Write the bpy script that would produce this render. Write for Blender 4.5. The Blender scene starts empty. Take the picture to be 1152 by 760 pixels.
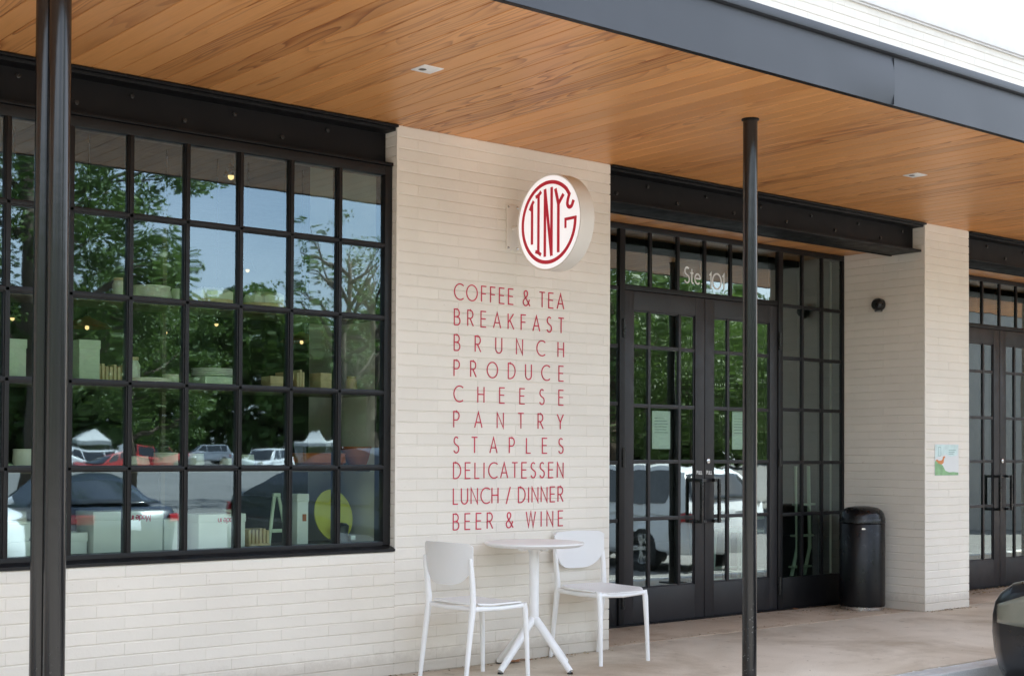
import bpy, bmesh, math, random
import numpy as np
from mathutils import Vector, Matrix
random.seed(11)
PI = math.pi
R = math.radians
scene = bpy.context.scene
C = scene.collection

# ------------------------------------------------------------------ node helpers
def new_mat(name):
    m = bpy.data.materials.new(name)
    m.use_nodes = True
    nt = m.node_tree
    for n in list(nt.nodes):
        nt.nodes.remove(n)
    out = nt.nodes.new('ShaderNodeOutputMaterial')
    return m, nt, out

def N(nt, kind, **kw):
    n = nt.nodes.new('ShaderNode' + kind)
    for k, v in kw.items():
        if k in n.inputs:
            n.inputs[k].default_value = v
        else:
            setattr(n, k, v)
    return n

def ramp(nt, src, stops):
    r = nt.nodes.new('ShaderNodeValToRGB')
    e = r.color_ramp.elements
    while len(e) < len(stops):
        e.new(0.5)
    for i, (p, c) in enumerate(stops):
        e[i].position = p
        e[i].color = (c[0], c[1], c[2], 1) if not isinstance(c, (int, float)) else (c, c, c, 1)
    nt.links.new(src, r.inputs[0])
    return r.outputs[0]

def coords(nt, scale=(1, 1, 1), kind='Object', rot=(0, 0, 0)):
    tc = nt.nodes.new('ShaderNodeTexCoord')
    mp = nt.nodes.new('ShaderNodeMapping')
    mp.inputs['Scale'].default_value = scale
    mp.inputs['Rotation'].default_value = rot
    nt.links.new(tc.outputs[kind], mp.inputs[0])
    return mp.outputs[0]

def noise(nt, vec, scale, detail=4, rough=0.55, dist=0.0):
    n = nt.nodes.new('ShaderNodeTexNoise')
    n.inputs['Scale'].default_value = scale
    n.inputs['Detail'].default_value = detail
    n.inputs['Roughness'].default_value = rough
    n.inputs['Distortion'].default_value = dist
    nt.links.new(vec, n.inputs['Vector'])
    return n.outputs[0]

def mixc(nt, fac, a, b, mode='MIX'):
    m = nt.nodes.new('ShaderNodeMix')
    m.data_type = 'RGBA'
    m.blend_type = mode
    for i, v in ((0, fac), (6, a), (7, b)):
        if hasattr(v, 'is_linked') or isinstance(v, bpy.types.NodeSocket):
            nt.links.new(v, m.inputs[i])
        elif i == 0:
            m.inputs[0].default_value = v
        else:
            m.inputs[i].default_value = (v[0], v[1], v[2], 1)
    return m.outputs[2]

def bsdf(nt, out, color, rough=0.5, metal=0.0, spec=0.5, bump=None, bump_s=0.3, bump_d=0.01, coat=0.0):
    p = nt.nodes.new('ShaderNodeBsdfPrincipled')
    if isinstance(color, bpy.types.NodeSocket):
        nt.links.new(color, p.inputs['Base Color'])
    else:
        p.inputs['Base Color'].default_value = (*color, 1)
    if isinstance(rough, bpy.types.NodeSocket):
        nt.links.new(rough, p.inputs['Roughness'])
    else:
        p.inputs['Roughness'].default_value = rough
    p.inputs['Metallic'].default_value = metal
    p.inputs['Specular IOR Level'].default_value = spec
    p.inputs['Coat Weight'].default_value = coat
    p.inputs['Coat Roughness'].default_value = 0.05
    if bump is not None:
        b = nt.nodes.new('ShaderNodeBump')
        b.inputs['Strength'].default_value = bump_s
        b.inputs['Distance'].default_value = bump_d
        nt.links.new(bump, b.inputs['Height'])
        nt.links.new(b.outputs[0], p.inputs['Normal'])
    nt.links.new(p.outputs[0], out.inputs[0])
    return p

def simple(name, col, rough=0.5, metal=0.0, var=0.12, nscale=6.0, spec=0.5, coat=0.0, bump=0.0, rvar=0.08):
    """painted / moulded surface with gentle mottling of colour and gloss"""
    m, nt, out = new_mat(name)
    v = coords(nt)
    n = noise(nt, v, nscale, 5)
    c = ramp(nt, n, [(0.3, [x * (1 - var) for x in col]), (0.7, [min(1, x * (1 + var)) for x in col])])
    n2 = noise(nt, v, nscale * 3.1, 3)
    r = ramp(nt, n2, [(0.3, max(0.02, rough - rvar)), (0.7, min(1, rough + rvar))])
    bsdf(nt, out, c, r, metal, spec, n2 if bump else None, bump, 0.004, coat)
    return m

M = {}
# painted brick
def brick_paint(name, base, dirt=True):
    m, nt, out = new_mat(name)
    v = coords(nt)
    big = noise(nt, v, 1.1, 5, 0.6)
    fine = noise(nt, v, 55, 4, 0.6)
    cell = nt.nodes.new('ShaderNodeAttribute'); cell.attribute_name = 'tone'
    c = ramp(nt, big, [(0.3, [b * 0.93 for b in base]), (0.7, [b * 1.03 for b in base])])
    t = ramp(nt, cell.outputs['Fac'], [(0.0, 0.975), (1.0, 1.02)])
    c = mixc(nt, 1.0, c, t, 'MULTIPLY')
    speck = ramp(nt, noise(nt, v, 26, 5, 0.7), [(0.28, (0.62, 0.55, 0.47)), (0.36, (1, 1, 1))])
    c = mixc(nt, 0.35, c, speck, 'MULTIPLY')
    if dirt:
        sep = nt.nodes.new('ShaderNodeSeparateXYZ'); nt.links.new(v, sep.inputs[0])
        add = N(nt, 'Math', operation='MULTIPLY_ADD'); nt.links.new(noise(nt, v, 16, 6, 0.75), add.inputs[0])
        add.inputs[1].default_value = -0.16; nt.links.new(sep.outputs[2], add.inputs[2])
        grime = ramp(nt, add.outputs[0], [(0.0, 1.0), (0.07, 0.0)])
        gm = N(nt, 'Math', operation='MULTIPLY'); nt.links.new(grime, gm.inputs[0]); gm.inputs[1].default_value = 0.32
        c = mixc(nt, gm.outputs[0], c, (0.30, 0.24, 0.18))
    h = mixc(nt, 0.5, noise(nt, v, 22, 4, 0.6), fine)
    bsdf(nt, out, c, 0.62, 0, 0.35, h, 0.35, 0.006)
    return m
M['brick'] = brick_paint('painted_brick', (0.83, 0.78, 0.69))
M['mortar'] = brick_paint('painted_mortar', (0.79, 0.735, 0.65))
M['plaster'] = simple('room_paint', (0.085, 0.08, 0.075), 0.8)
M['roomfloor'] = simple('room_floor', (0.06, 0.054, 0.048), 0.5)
M['coping'] = simple('coping_stone', (0.78, 0.76, 0.73), 0.7, var=0.05)
M['steel'] = simple('black_steel_paint', (0.006, 0.006, 0.007), 0.5, var=0.3, nscale=3, bump=0.05, spec=.22)
M['frame'] = simple('black_frame_paint', (0.008, 0.008, 0.009), 0.42, var=0.2, nscale=4, spec=.35)
M['door'] = simple('charcoal_door_paint', (0.018, 0.0175, 0.020), 0.40, var=0.15, nscale=4, bump=0.04)
M['hard'] = simple('black_hardware', (0.012, 0.012, 0.012), 0.3)
M['white'] = simple('white_plastic', (0.88, 0.88, 0.87), 0.36, var=0.02, nscale=9)
M['letter'] = simple('red_wall_letters', (0.56, 0.022, 0.06), 0.6, var=0.18, nscale=20)

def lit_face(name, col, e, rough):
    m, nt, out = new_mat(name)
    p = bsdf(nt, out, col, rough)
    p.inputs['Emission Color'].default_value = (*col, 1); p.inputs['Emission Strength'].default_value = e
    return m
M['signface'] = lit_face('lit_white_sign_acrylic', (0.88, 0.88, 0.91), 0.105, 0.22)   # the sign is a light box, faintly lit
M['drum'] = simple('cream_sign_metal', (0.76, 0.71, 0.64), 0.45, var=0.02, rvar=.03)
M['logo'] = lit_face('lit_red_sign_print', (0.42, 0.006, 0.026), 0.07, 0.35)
M['wletter'] = simple('white_vinyl', (0.82, 0.82, 0.80), 0.5, var=0.02)
M['chrome'] = simple('brushed_chrome', (0.62, 0.62, 0.62), 0.22, 1.0, var=0.08)

# fascia metal with faint oil-canning
m, nt, out = new_mat('grey_fascia_metal')
v = coords(nt)
c = ramp(nt, noise(nt, v, 1.3, 3), [(0.3, (0.034, 0.038, 0.046)), (0.7, (0.044, 0.049, 0.058))])
bsdf(nt, out, c, 0.40, 0.15, 0.5, noise(nt, coords(nt, (1.2, 1, 2.2)), 1.2, 1), 0.35, 0.02)
M['fascia'] = m

# column paint: weathered near base with white paint flecks
m, nt, out = new_mat('column_paint')
v = coords(nt)
streak = noise(nt, coords(nt, (30, 30, 0.8)), 2, 3)
c = ramp(nt, streak, [(0.3, (0.006, 0.006, 0.007)), (0.75, (0.012, 0.012, 0.013))])
sep = nt.nodes.new('ShaderNodeSeparateXYZ'); nt.links.new(v, sep.inputs[0])
low = ramp(nt, sep.outputs[2], [(0.05, 1.0), (0.55, 0.0)])
fl = ramp(nt, noise(nt, v, 70, 2, 0.6), [(0.66, 0.0), (0.70, 1.0)])
mm = N(nt, 'Math', operation='MULTIPLY'); nt.links.new(low, mm.inputs[0]); nt.links.new(fl, mm.inputs[1])
c = mixc(nt, mm.outputs[0], c, (0.35, 0.34, 0.33))
bsdf(nt, out, c, 0.19, 0, 0.6, noise(nt, v, 9, 3), 0.08, 0.01)
M['column'] = m

# wood boards (board axis = Y), tone per board through attribute
m, nt, out = new_mat('fir_boards')
tone = nt.nodes.new('ShaderNodeAttribute'); tone.attribute_name = 'tone'
tc = nt.nodes.new('ShaderNodeTexCoord')
off = N(nt, 'VectorMath', operation='SCALE'); off.inputs[0].default_value = (3.1, 41.0, 7.7)
nt.links.new(tone.outputs['Fac'], off.inputs['Scale'])
ad = N(nt, 'VectorMath', operation='ADD')
nt.links.new(tc.outputs['Object'], ad.inputs[0]); nt.links.new(off.outputs[0], ad.inputs[1])
mp = nt.nodes.new('ShaderNodeMapping'); mp.inputs['Scale'].default_value = (1.0, 0.10, 1.0)
nt.links.new(ad.outputs[0], mp.inputs[0])
# growth rings of a flat-sawn board: contour lines of a stretched noise field
fld = noise(nt, mp.outputs[0], 5.2, 2, 0.45, 0.35)
ml = N(nt, 'Math', operation='MULTIPLY'); nt.links.new(fld, ml.inputs[0]); ml.inputs[1].default_value = 15.0
frc = N(nt, 'Math', operation='FRACT'); nt.links.new(ml.outputs[0], frc.inputs[0])
g = ramp(nt, frc.outputs[0], [(0.0, (0.70, 0.34, 0.125)), (0.45, (0.66, 0.305, 0.105)), (0.80, (0.47, 0.185, 0.056)), (0.93, (0.33, 0.115, 0.032)), (1.0, (0.68, 0.345, 0.135))])
patchy = ramp(nt, noise(nt, mp.outputs[0], 1.7, 2), [(0.46, 0.08), (0.62, 1.0)])
g = mixc(nt, patchy, (0.70, 0.325, 0.112), g)
mp2 = nt.nodes.new('ShaderNodeMapping'); mp2.inputs['Scale'].default_value = (60, 1.6, 1)
nt.links.new(ad.outputs[0], mp2.inputs[0])
fib = noise(nt, mp2.outputs[0], 2.5, 3, 0.6)
f2 = ramp(nt, fib, [(0.3, 0.92), (0.7, 1.04)])
g = mixc(nt, 1.0, g, f2, 'MULTIPLY')
bt = ramp(nt, tone.outputs['Fac'], [(0.0, (0.84, 0.80, 0.76)), (0.5, (1, 1, 1)), (1.0, (1.10, 1.10, 1.08))])
g = mixc(nt, 1.0, g, bt, 'MULTIPLY')
bsdf(nt, out, g, 0.36, 0, 0.5, fib, 0.10, 0.003)
M['wood'] = m
M['woodgap'] = simple('board_groove', (0.035, 0.015, 0.007), 0.8)

# concrete
def concrete(name, a, b, stain, ss=1.0):
    m, nt, out = new_mat(name)
    v = coords(nt)
    n1 = noise(nt, v, 1.7, 7, 0.62, 0.6)
    c = ramp(nt, n1, [(0.28, a), (0.72, b)])
    st = ramp(nt, noise(nt, v, 1.1 * ss, 9, 0.66, 0.5), [(0.47, 0.0), (0.68, 0.72)])
    c = mixc(nt, st, c, stain)
    spots = ramp(nt, noise(nt, v, 9, 4, 0.65), [(0.63, 0.0), (0.70, 0.45)])
    c = mixc(nt, spots, c, [x * 0.65 for x in stain])
    grit = ramp(nt, noise(nt, v, 160, 3, 0.6), [(0.3, 0.86), (0.7, 1.1)])
    c = mixc(nt, 1.0, c, grit, 'MULTIPLY')
    rr = ramp(nt, n1, [(0.3, 0.62), (0.7, 0.85)])
    bsdf(nt, out, c, rr, 0, 0.4, noise(nt, v, 120, 4), 0.25, 0.003)
    return m
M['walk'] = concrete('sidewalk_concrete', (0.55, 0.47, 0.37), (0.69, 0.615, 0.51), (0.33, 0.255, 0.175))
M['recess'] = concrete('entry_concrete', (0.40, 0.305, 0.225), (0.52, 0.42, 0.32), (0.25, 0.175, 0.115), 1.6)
M['kerb'] = concrete('kerb_concrete', (0.56, 0.58, 0.59), (0.68, 0.69, 0.69), (0.42, 0.42, 0.42))
m, nt, out = new_mat('asphalt')
v = coords(nt)
c = ramp(nt, noise(nt, v, 0.25, 8, 0.65), [(0.3, (0.125, 0.122, 0.118)), (0.7, (0.185, 0.18, 0.172))])
c = mixc(nt, 1.0, c, ramp(nt, noise(nt, v, 60, 3), [(0.3, 0.75), (0.7, 1.25)]), 'MULTIPLY')
bsdf(nt, out, c, 0.8, 0, 0.4, noise(nt, v, 90, 3), 0.3, 0.005)
M['asphalt'] = m
M['grass'] = simple('lawn', (0.055, 0.09, 0.025), 0.9, var=0.4, nscale=1.2)
M['lane'] = simple('white_road_paint', (0.62, 0.62, 0.60), 0.7, var=0.12, nscale=14)

# coated window glass : mirror-ish coating over a green tinted, see-through pane
def glass_mat(name, fac, refl, trans):
    m, nt, out = new_mat(name)
    t = N(nt, 'BsdfTransparent'); t.inputs[0].default_value = (*trans, 1)
    g = N(nt, 'BsdfGlossy'); g.inputs['Color'].default_value = (*refl, 1); g.inputs['Roughness'].default_value = 0.013
    mx = N(nt, 'MixShader'); mx.inputs[0].default_value = fac
    nt.links.new(t.outputs[0], mx.inputs[1]); nt.links.new(g.outputs[0], mx.inputs[2])
    nt.links.new(mx.outputs[0], out.inputs[0])
    return m
M['glass'] = glass_mat('coated_window_glass', 0.185, (0.64, 0.86, 1.0), (0.84, 0.96, 0.87))
M['doorglass'] = glass_mat('coated_door_glass', 0.25, (0.80, 0.95, 0.98), (0.76, 0.90, 0.82))

def emis(name, col, s):
    m, nt, out = new_mat(name)
    e = N(nt, 'Emission'); e.inputs[0].default_value = (*col, 1); e.inputs[1].default_value = s
    nt.links.new(e.outputs[0], out.inputs[0])
    return m
M['bulb'] = emis('warm_bulb', (1.0, 0.66, 0.30), 0.30)

# perforated plastic : rows of small round holes on a UV lattice measured in metres
m, nt, out = new_mat('perforated_white_plastic')
uv = nt.nodes.new('ShaderNodeUVMap')
mp = nt.nodes.new('ShaderNodeMapping'); mp.inputs['Scale'].default_value = (78, 78, 78); mp.inputs['Rotation'].default_value = (0, 0, R(45))
nt.links.new(uv.outputs[0], mp.inputs[0])
fr = N(nt, 'VectorMath', operation='FRACTION'); nt.links.new(mp.outputs[0], fr.inputs[0])
sb = N(nt, 'VectorMath', operation='SUBTRACT'); nt.links.new(fr.outputs[0], sb.inputs[0]); sb.inputs[1].default_value = (0.5, 0.5, 0)
ln = N(nt, 'VectorMath', operation='LENGTH'); nt.links.new(sb.outputs[0], ln.inputs[0])
hole = N(nt, 'Math', operation='LESS_THAN'); nt.links.new(ln.outputs['Value'], hole.inputs[0]); hole.inputs[1].default_value = 0.19
p = N(nt, 'BsdfPrincipled'); p.inputs['Base Color'].default_value = (0.89, 0.89, 0.88, 1); p.inputs['Roughness'].default_value = 0.38
t = N(nt, 'BsdfTransparent')
mx = N(nt, 'MixShader'); nt.links.new(hole.outputs[0], mx.inputs[0]); nt.links.new(p.outputs[0], mx.inputs[1]); nt.links.new(t.outputs[0], mx.inputs[2])
nt.links.new(mx.outputs[0], out.inputs[0])
M['perf'] = m

# foliage
def leaf_mat(name, a, b):
    m, nt, out = new_mat(name)
    tone = nt.nodes.new('ShaderNodeAttribute'); tone.attribute_name = 'tone'
    c = ramp(nt, tone.outputs['Fac'], [(0.0, a), (1.0, b)])
    p = N(nt, 'BsdfPrincipled'); p.inputs['Roughness'].default_value = 0.55
    nt.links.new(c, p.inputs['Base Color'])
    tr = N(nt, 'BsdfTranslucent'); nt.links.new(c, tr.inputs[0])
    mx = N(nt, 'MixShader'); mx.inputs[0].default_value = 0.35
    nt.links.new(p.outputs[0], mx.inputs[1]); nt.links.new(tr.outputs[0], mx.inputs[2])
    nt.links.new(mx.outputs[0], out.inputs[0])
    return m
M['leaf'] = leaf_mat('oak_leaves', (0.044, 0.088, 0.016), (0.12, 0.20, 0.036))
M['leaf2'] = leaf_mat('young_leaves', (0.05, 0.095, 0.02), (0.11, 0.19, 0.04))
M['bark'] = simple('bark', (0.09, 0.065, 0.045), 0.9, var=0.35, nscale=12, bump=0.5)

# ------------------------------------------------------------------ mesh builder
class MB:
    def __init__(s):
        s.bm = bmesh.new()
        s.tone = s.bm.faces.layers.float.new('tone')
        s.uv = s.bm.loops.layers.uv.new('UVMap')
        s.t = 0.5
    def face(s, vs, smooth=False):
        try:
            f = s.bm.faces.new(vs)
        except ValueError:
            return None
        f[s.tone] = s.t
        f.smooth = smooth
        return f
    def v(s, p):
        return s.bm.verts.new(p)
    def box(s, x0, x1, y0, y1, z0, z1, bev=0.0, mtx=None):
        P = [(x0, y0, z0), (x1, y0, z0), (x1, y1, z0), (x0, y1, z0), (x0, y0, z1), (x1, y0, z1), (x1, y1, z1), (x0, y1, z1)]
        vs = [s.v(mtx @ Vector(p) if mtx else p) for p in P]
        fs = [s.face([vs[i] for i in q]) for q in ((3, 2, 1, 0), (4, 5, 6, 7), (0, 1, 5, 4), (1, 2, 6, 5), (2, 3, 7, 6), (3, 0, 4, 7))]
        if bev > 0:
            ed = list({e for f in fs for e in f.edges})
            r = bmesh.ops.bevel(s.bm, geom=ed, offset=bev, segments=2, profile=0.6, affect='EDGES')
            for f in r['faces']:
                f[s.tone] = s.t
        return s
    def tube(s, pts, rad, n=12, cap=True, squash=1.0):
        pts = [Vector(p) for p in pts]
        if not isinstance(rad, (list, tuple)):
            rad = [rad] * len(pts)
        rings = []
        prev = None
        for i, p in enumerate(pts):
            d = (pts[min(i + 1, len(pts) - 1)] - pts[max(i - 1, 0)]).normalized()
            if prev is None:
                a = Vector((0, 0, 1)) if abs(d.z) < 0.9 else Vector((1, 0, 0))
                u = (a - d * a.dot(d)).normalized()
            else:
                u = (prev - d * prev.dot(d)).normalized()
            prev = u
            w = d.cross(u)
            rings.append([s.v(p + (u * math.cos(2 * PI * k / n) + w * math.sin(2 * PI * k / n) * squash) * rad[i]) for k in range(n)])
        for a, b in zip(rings, rings[1:]):
            for k in range(n):
                s.face([a[k], a[(k + 1) % n], b[(k + 1) % n], b[k]], True)
        if cap:
            s.face(list(reversed(rings[0]))); s.face(rings[-1])
        return s
    def lathe(s, prof, n=40, mtx=None, cx=0, cy=0, cz=0):
        rings = []
        for r, z in prof:
            if r < 1e-6:
                p = Vector((cx, cy, cz + z))
                rings.append([s.v(mtx @ p if mtx else p)])
            else:
                rg = []
                for k in range(n):
                    p = Vector((cx + r * math.cos(2 * PI * k / n), cy + r * math.sin(2 * PI * k / n), cz + z))
                    rg.append(s.v(mtx @ p if mtx else p))
                rings.append(rg)
        for a, b in zip(rings, rings[1:]):
            for k in range(n):
                if len(a) == 1 and len(b) == 1:
                    continue
                if len(a) == 1:
                    s.face([a[0], b[(k + 1) % n], b[k]][::-1], True) if False else s.face([a[0], b[k], b[(k + 1) % n]][::-1], True)
                elif len(b) == 1:
                    s.face([a[k], a[(k + 1) % n], b[0]], True)
                else:
                    s.face([a[k], a[(k + 1) % n], b[(k + 1) % n], b[k]], True)
        return s
    def prism(s, outline, d0, d1, fn, bev=0.0, seg=2, smooth=False):
        """outline of 2D points, swept from d0 to d1; fn(a, b, d) gives the 3D point"""
        A = [s.v(fn(a, b, d0)) for a, b in outline]
        B = [s.v(fn(a, b, d1)) for a, b in outline]
        n = len(outline)
        fs = [s.face(A[::-1]), s.face(B)]
        for k in range(n):
            fs.append(s.face([A[k], A[(k + 1) % n], B[(k + 1) % n], B[k]], smooth))
        if bev > 0:
            ed = list({e for f in fs[:2] if f for e in f.edges})
            r = bmesh.ops.bevel(s.bm, geom=ed, offset=bev, segments=seg, profile=0.5, affect='EDGES')
            for f in r['faces']:
                f.smooth = True; f[s.tone] = s.t
        return s
    def ribbon(s, pts, w, fn, h=0.0015, closed=False):
        """flat stroke of width w along 2D pts, raised by h; fn(a, b, h) -> 3D"""
        P = [Vector(p) for p in pts]
        n = len(P)
        L, Rr = [], []
        for i in range(n):
            if closed:
                d0 = (P[i] - P[i - 1]); d1 = (P[(i + 1) % n] - P[i])
            else:
                d0 = P[i] - P[i - 1] if i > 0 else P[1] - P[0]
                d1 = P[i + 1] - P[i] if i < n - 1 else P[-1] - P[-2]
            d0 = d0.normalized(); d1 = d1.normalized()
            t = (d0 + d1)
            t = t.normalized() if t.length > 1e-6 else d0
            nn = Vector((-t.y, t.x)); k = max(0.4, nn.dot(Vector((-d0.y, d0.x))))
            q = nn * (w / 2 / k)
            L.append(P[i] + q); Rr.append(P[i] - q)
        top = [(s.v(fn(a.x, a.y, h)), s.v(fn(b.x, b.y, h))) for a, b in zip(L, Rr)]
        bot = [(s.v(fn(a.x, a.y, 0)), s.v(fn(b.x, b.y, 0))) for a, b in zip(L, Rr)]
        rng = range(n if closed else n - 1)
        for i in rng:
            j = (i + 1) % n
            s.face([top[i][1], top[j][1], top[j][0], top[i][0]])
            s.face([top[i][0], top[j][0], bot[j][0], bot[i][0]])
            s.face([bot[i][1], bot[j][1], top[j][1], top[i][1]])
        if not closed:
            s.face([top[0][1], top[0][0], bot[0][0], bot[0][1]])
            s.face([top[-1][0], top[-1][1], bot[-1][1], bot[-1][0]])
        return s
    def shell(s, fn, nu, nv, thick, uvfn=None):
        """curved sheet fn(u,v)->point with thickness along its normal"""
        G = [[Vector(fn(i / nu, j / nv)) for j in range(nv + 1)] for i in range(nu + 1)]
        def nrm(i, j):
            a = G[min(i + 1, nu)][j] - G[max(i - 1, 0)][j]
            b = G[i][min(j + 1, nv)] - G[i][max(j - 1, 0)]
            c = a.cross(b)
            return c.normalized() if c.length > 1e-9 else Vector((0, 0, 1))
        T = [[s.v(G[i][j] + nrm(i, j) * thick / 2) for j in range(nv + 1)] for i in range(nu + 1)]
        Bt = [[s.v(G[i][j] - nrm(i, j) * thick / 2) for j in range(nv + 1)] for i in range(nu + 1)]
        def setuv(f, ids):
            if f and uvfn:
                for lp, (i, j) in zip(f.loops, ids):
                    lp[s.uv].uv = uvfn(i / nu, j / nv)
        for i in range(nu):
            for j in range(nv):
                q = [(i, j), (i + 1, j), (i + 1, j + 1), (i, j + 1)]
                setuv(s.face([T[a][b] for a, b in q], True), q)
                setuv(s.face([Bt[a][b] for a, b in q[::-1]], True), q[::-1])
        edge = [(i, 0) for i in range(nu)] + [(nu, j) for j in range(nv)] + [(i, nv) for i in range(nu, 0, -1)] + [(0, j) for j in range(nv, 0, -1)]
        for k in range(len(edge)):
            a, b = edge[k], edge[(k + 1) % len(edge)]
            f = s.face([T[a[0]][a[1]], Bt[a[0]][a[1]], Bt[b[0]][b[1]], T[b[0]][b[1]]], True)
            if f:
                for lp in f.loops:
                    lp[s.uv].uv = (0, 0)
        return s
    def build(s, name, mat, parent=None, sharp=38, recalc=False):
        if recalc:
            bmesh.ops.recalc_face_normals(s.bm, faces=s.bm.faces)
        me = bpy.data.meshes.new(name)
        s.bm.to_mesh(me); s.bm.free()
        me.materials.append(mat)
        if sharp:
            try:
                me.set_sharp_from_angle(angle=R(sharp))
            except Exception:
                pass
        o = bpy.data.objects.new(name, me)
        C.objects.link(o)
        if parent:
            o.parent = parent
        return o

def smooth_all(o):
    for p in o.data.polygons:
        p.use_smooth = True
    return o

def tag(o, label=None, cat=None, group=None, kind=None):
    if label: o['label'] = label
    if cat: o['category'] = cat
    if group: o['group'] = group
    if kind: o['kind'] = kind
    return o

def thing(name, label, cat, loc=(0, 0, 0), rz=0.0, group=None):
    o = bpy.data.objects.new(name, None)
    C.objects.link(o)
    o.location = loc; o.rotation_euler = (0, 0, rz)
    o.empty_display_size = 0.1
    return tag(o, label, cat, group)

def dup(root, loc, rz=0.0, label=None, group=None, scale=None):
    def cp(o, par):
        c = o.copy(); C.objects.link(c); c.parent = par
        for ch in list(o.children):
            cp(ch, c)
        return c
    r = cp(root, None)
    r.location = loc; r.rotation_euler = (0, 0, rz)
    if scale: r.scale = (scale, scale, scale)
    if label: r['label'] = label
    if group: r['group'] = group
    return r

# ------------------------------------------------------------------ camera (measured from the photograph)
F_PX, YAW, PITCH, ROLL, CYP = 1573.27, R(39.5914), R(1.0332), R(0.2716), 479.97
CAM = Vector((0.0, -6.5666, 1.27))
Fw = Vector((math.sin(YAW) * math.cos(PITCH), math.cos(YAW) * math.cos(PITCH), math.sin(PITCH)))
Rt = Vector((math.cos(YAW), -math.sin(YAW), 0)); Up = Rt.cross(Fw)
R2 = Rt * math.cos(ROLL) + Up * math.sin(ROLL); U2 = -Rt * math.sin(ROLL) + Up * math.cos(ROLL)
cd = bpy.data.cameras.new('camera'); co = bpy.data.objects.new('camera', cd); C.objects.link(co)
mt = Matrix((R2, U2, -Fw)).transposed().to_4x4(); mt.translation = CAM
co.matrix_world = mt
cd.sensor_width = 36; cd.lens = F_PX / 1152 * 36
cd.shift_y = (CYP - 380) / 1152
cd.clip_start = 0.05; cd.clip_end = 2000
scene.camera = co

# ------------------------------------------------------------------ key dimensions (metres)
X1, X2, X3, X4 = 4.568, 6.250, 9.752, 10.384     # brick edges along the facade
X5, X6 = 13.96, 14.60
XW0 = 0.82                                        # far (left) edge of the big window
ZS = 3.139                                        # soffit
ZSILL = 0.709
YF = -2.111                                       # fascia
YC = -1.403                                       # columns
COURSE, BL = ZS / 48, 0.295

# ------------------------------------------------------------------ ground
def sheet(name, x0, x1, y0, y1, z, mat, kind='structure', nx=1, ny=1):
    b = MB()
    g = [[b.v((x0 + (x1 - x0) * i / nx, y0 + (y1 - y0) * j / ny, z)) for j in range(ny + 1)] for i in range(nx + 1)]
    for i in range(nx):
        for j in range(ny):
            b.face([g[i][j], g[i + 1][j], g[i + 1][j + 1], g[i][j + 1]])
    return tag(b.build(name, mat), kind=kind)

ZLOT = -0.62
LOTP = [(60, -0.16), (-1.86, -0.16), (-4.5, -0.34), (-7, -0.60), (-9, ZLOT), (-22, ZLOT), (-60, -0.25), (-100, 0.0), (-600, 0.0)]
def zlot(y):
    for (ya, za), (yb, zb) in zip(LOTP, LOTP[1:]):
        if yb <= y <= ya:
            return za + (zb - za) * (ya - y) / (ya - yb)
    return 0.0
b = MB()
xs = [-400, -60, -20, 0, 20, 60, 120, 400]
ys = LOTP
g = [[b.v((x, y, z)) for (y, z) in ys] for x in xs]
for i in range(len(xs) - 1):
    for j in range(len(ys) - 1):
        b.face([g[i][j], g[i][j + 1], g[i + 1][j + 1], g[i + 1][j]])
lot = tag(b.build('parking_lot', M['asphalt'], sharp=0), kind='structure')
sheet('lawn', -400, 400, -590, -102, 0.006, M['grass'])
b = MB(); b.box(-6, 22, -1.72, 0.10, -0.15, 0.0, 0.006)
tag(b.build('sidewalk', M['walk']), kind='structure')
b = MB(); b.box(-6, 22, -1.886, -1.727, -0.30, -0.004, 0.012)
tag(b.build('kerb', M['kerb']), kind='structure')
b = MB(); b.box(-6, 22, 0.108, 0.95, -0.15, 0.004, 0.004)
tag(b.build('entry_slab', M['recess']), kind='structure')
b = MB()
for k in range(-2, 9):
    x = 2.25 + 2.75 * k - 0.1
    b.box(x - 0.05, x + 0.05, -7.4, -4.6, -0.24, -0.20) if False else None
    z = [(y, zlot(y) + .005) for y in (-1.95, -4.5, -7.2)]
    pv = [(b.v((x - 0.05, y, zz)), b.v((x + 0.05, y, zz))) for y, zz in z]
    for p0, p1 in zip(pv, pv[1:]):
        b.face([p0[0], p1[0], p1[1], p0[1]])
    pv = [(b.v((x - 0.05, y, ZLOT + 0.006)), b.v((x + 0.05, y, ZLOT + 0.006))) for y in (-13.2, -18.6)]
    b.face([pv[0][0], pv[1][0], pv[1][1], pv[0][1]])
tag(b.build('stall_markings', M['lane']), kind='structure')
# worn white paint left on the kerb
b = MB()
for k in range(26):
    x = random.uniform(7.0, 7.75); y = random.uniform(-1.85, -1.75); a = random.uniform(0, PI)
    L, W = random.uniform(0.02, 0.07), random.uniform(0.006, 0.015)
    dx, dy = math.cos(a) * L, math.sin(a) * L * 0.6
    z = -0.0022 + k * 0.00006
    nx_, ny_ = -dy / max(L, .01) * W, dx / max(L, .01) * W
    b.face([b.v((x - dx - nx_, y - dy - ny_, z)), b.v((x + dx - nx_, y + dy - ny_, z)), b.v((x + dx + nx_, y + dy + ny_, z)), b.v((x - dx + nx_, y - dy + ny_, z))])
tag(b.build('kerb_paint', M['lane'], sharp=0, recalc=True), kind='structure')

# ------------------------------------------------------------------ the building
bld = thing('shop_building', 'long white painted brick shop with black steel windows and a wooden canopy', 'building')

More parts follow.
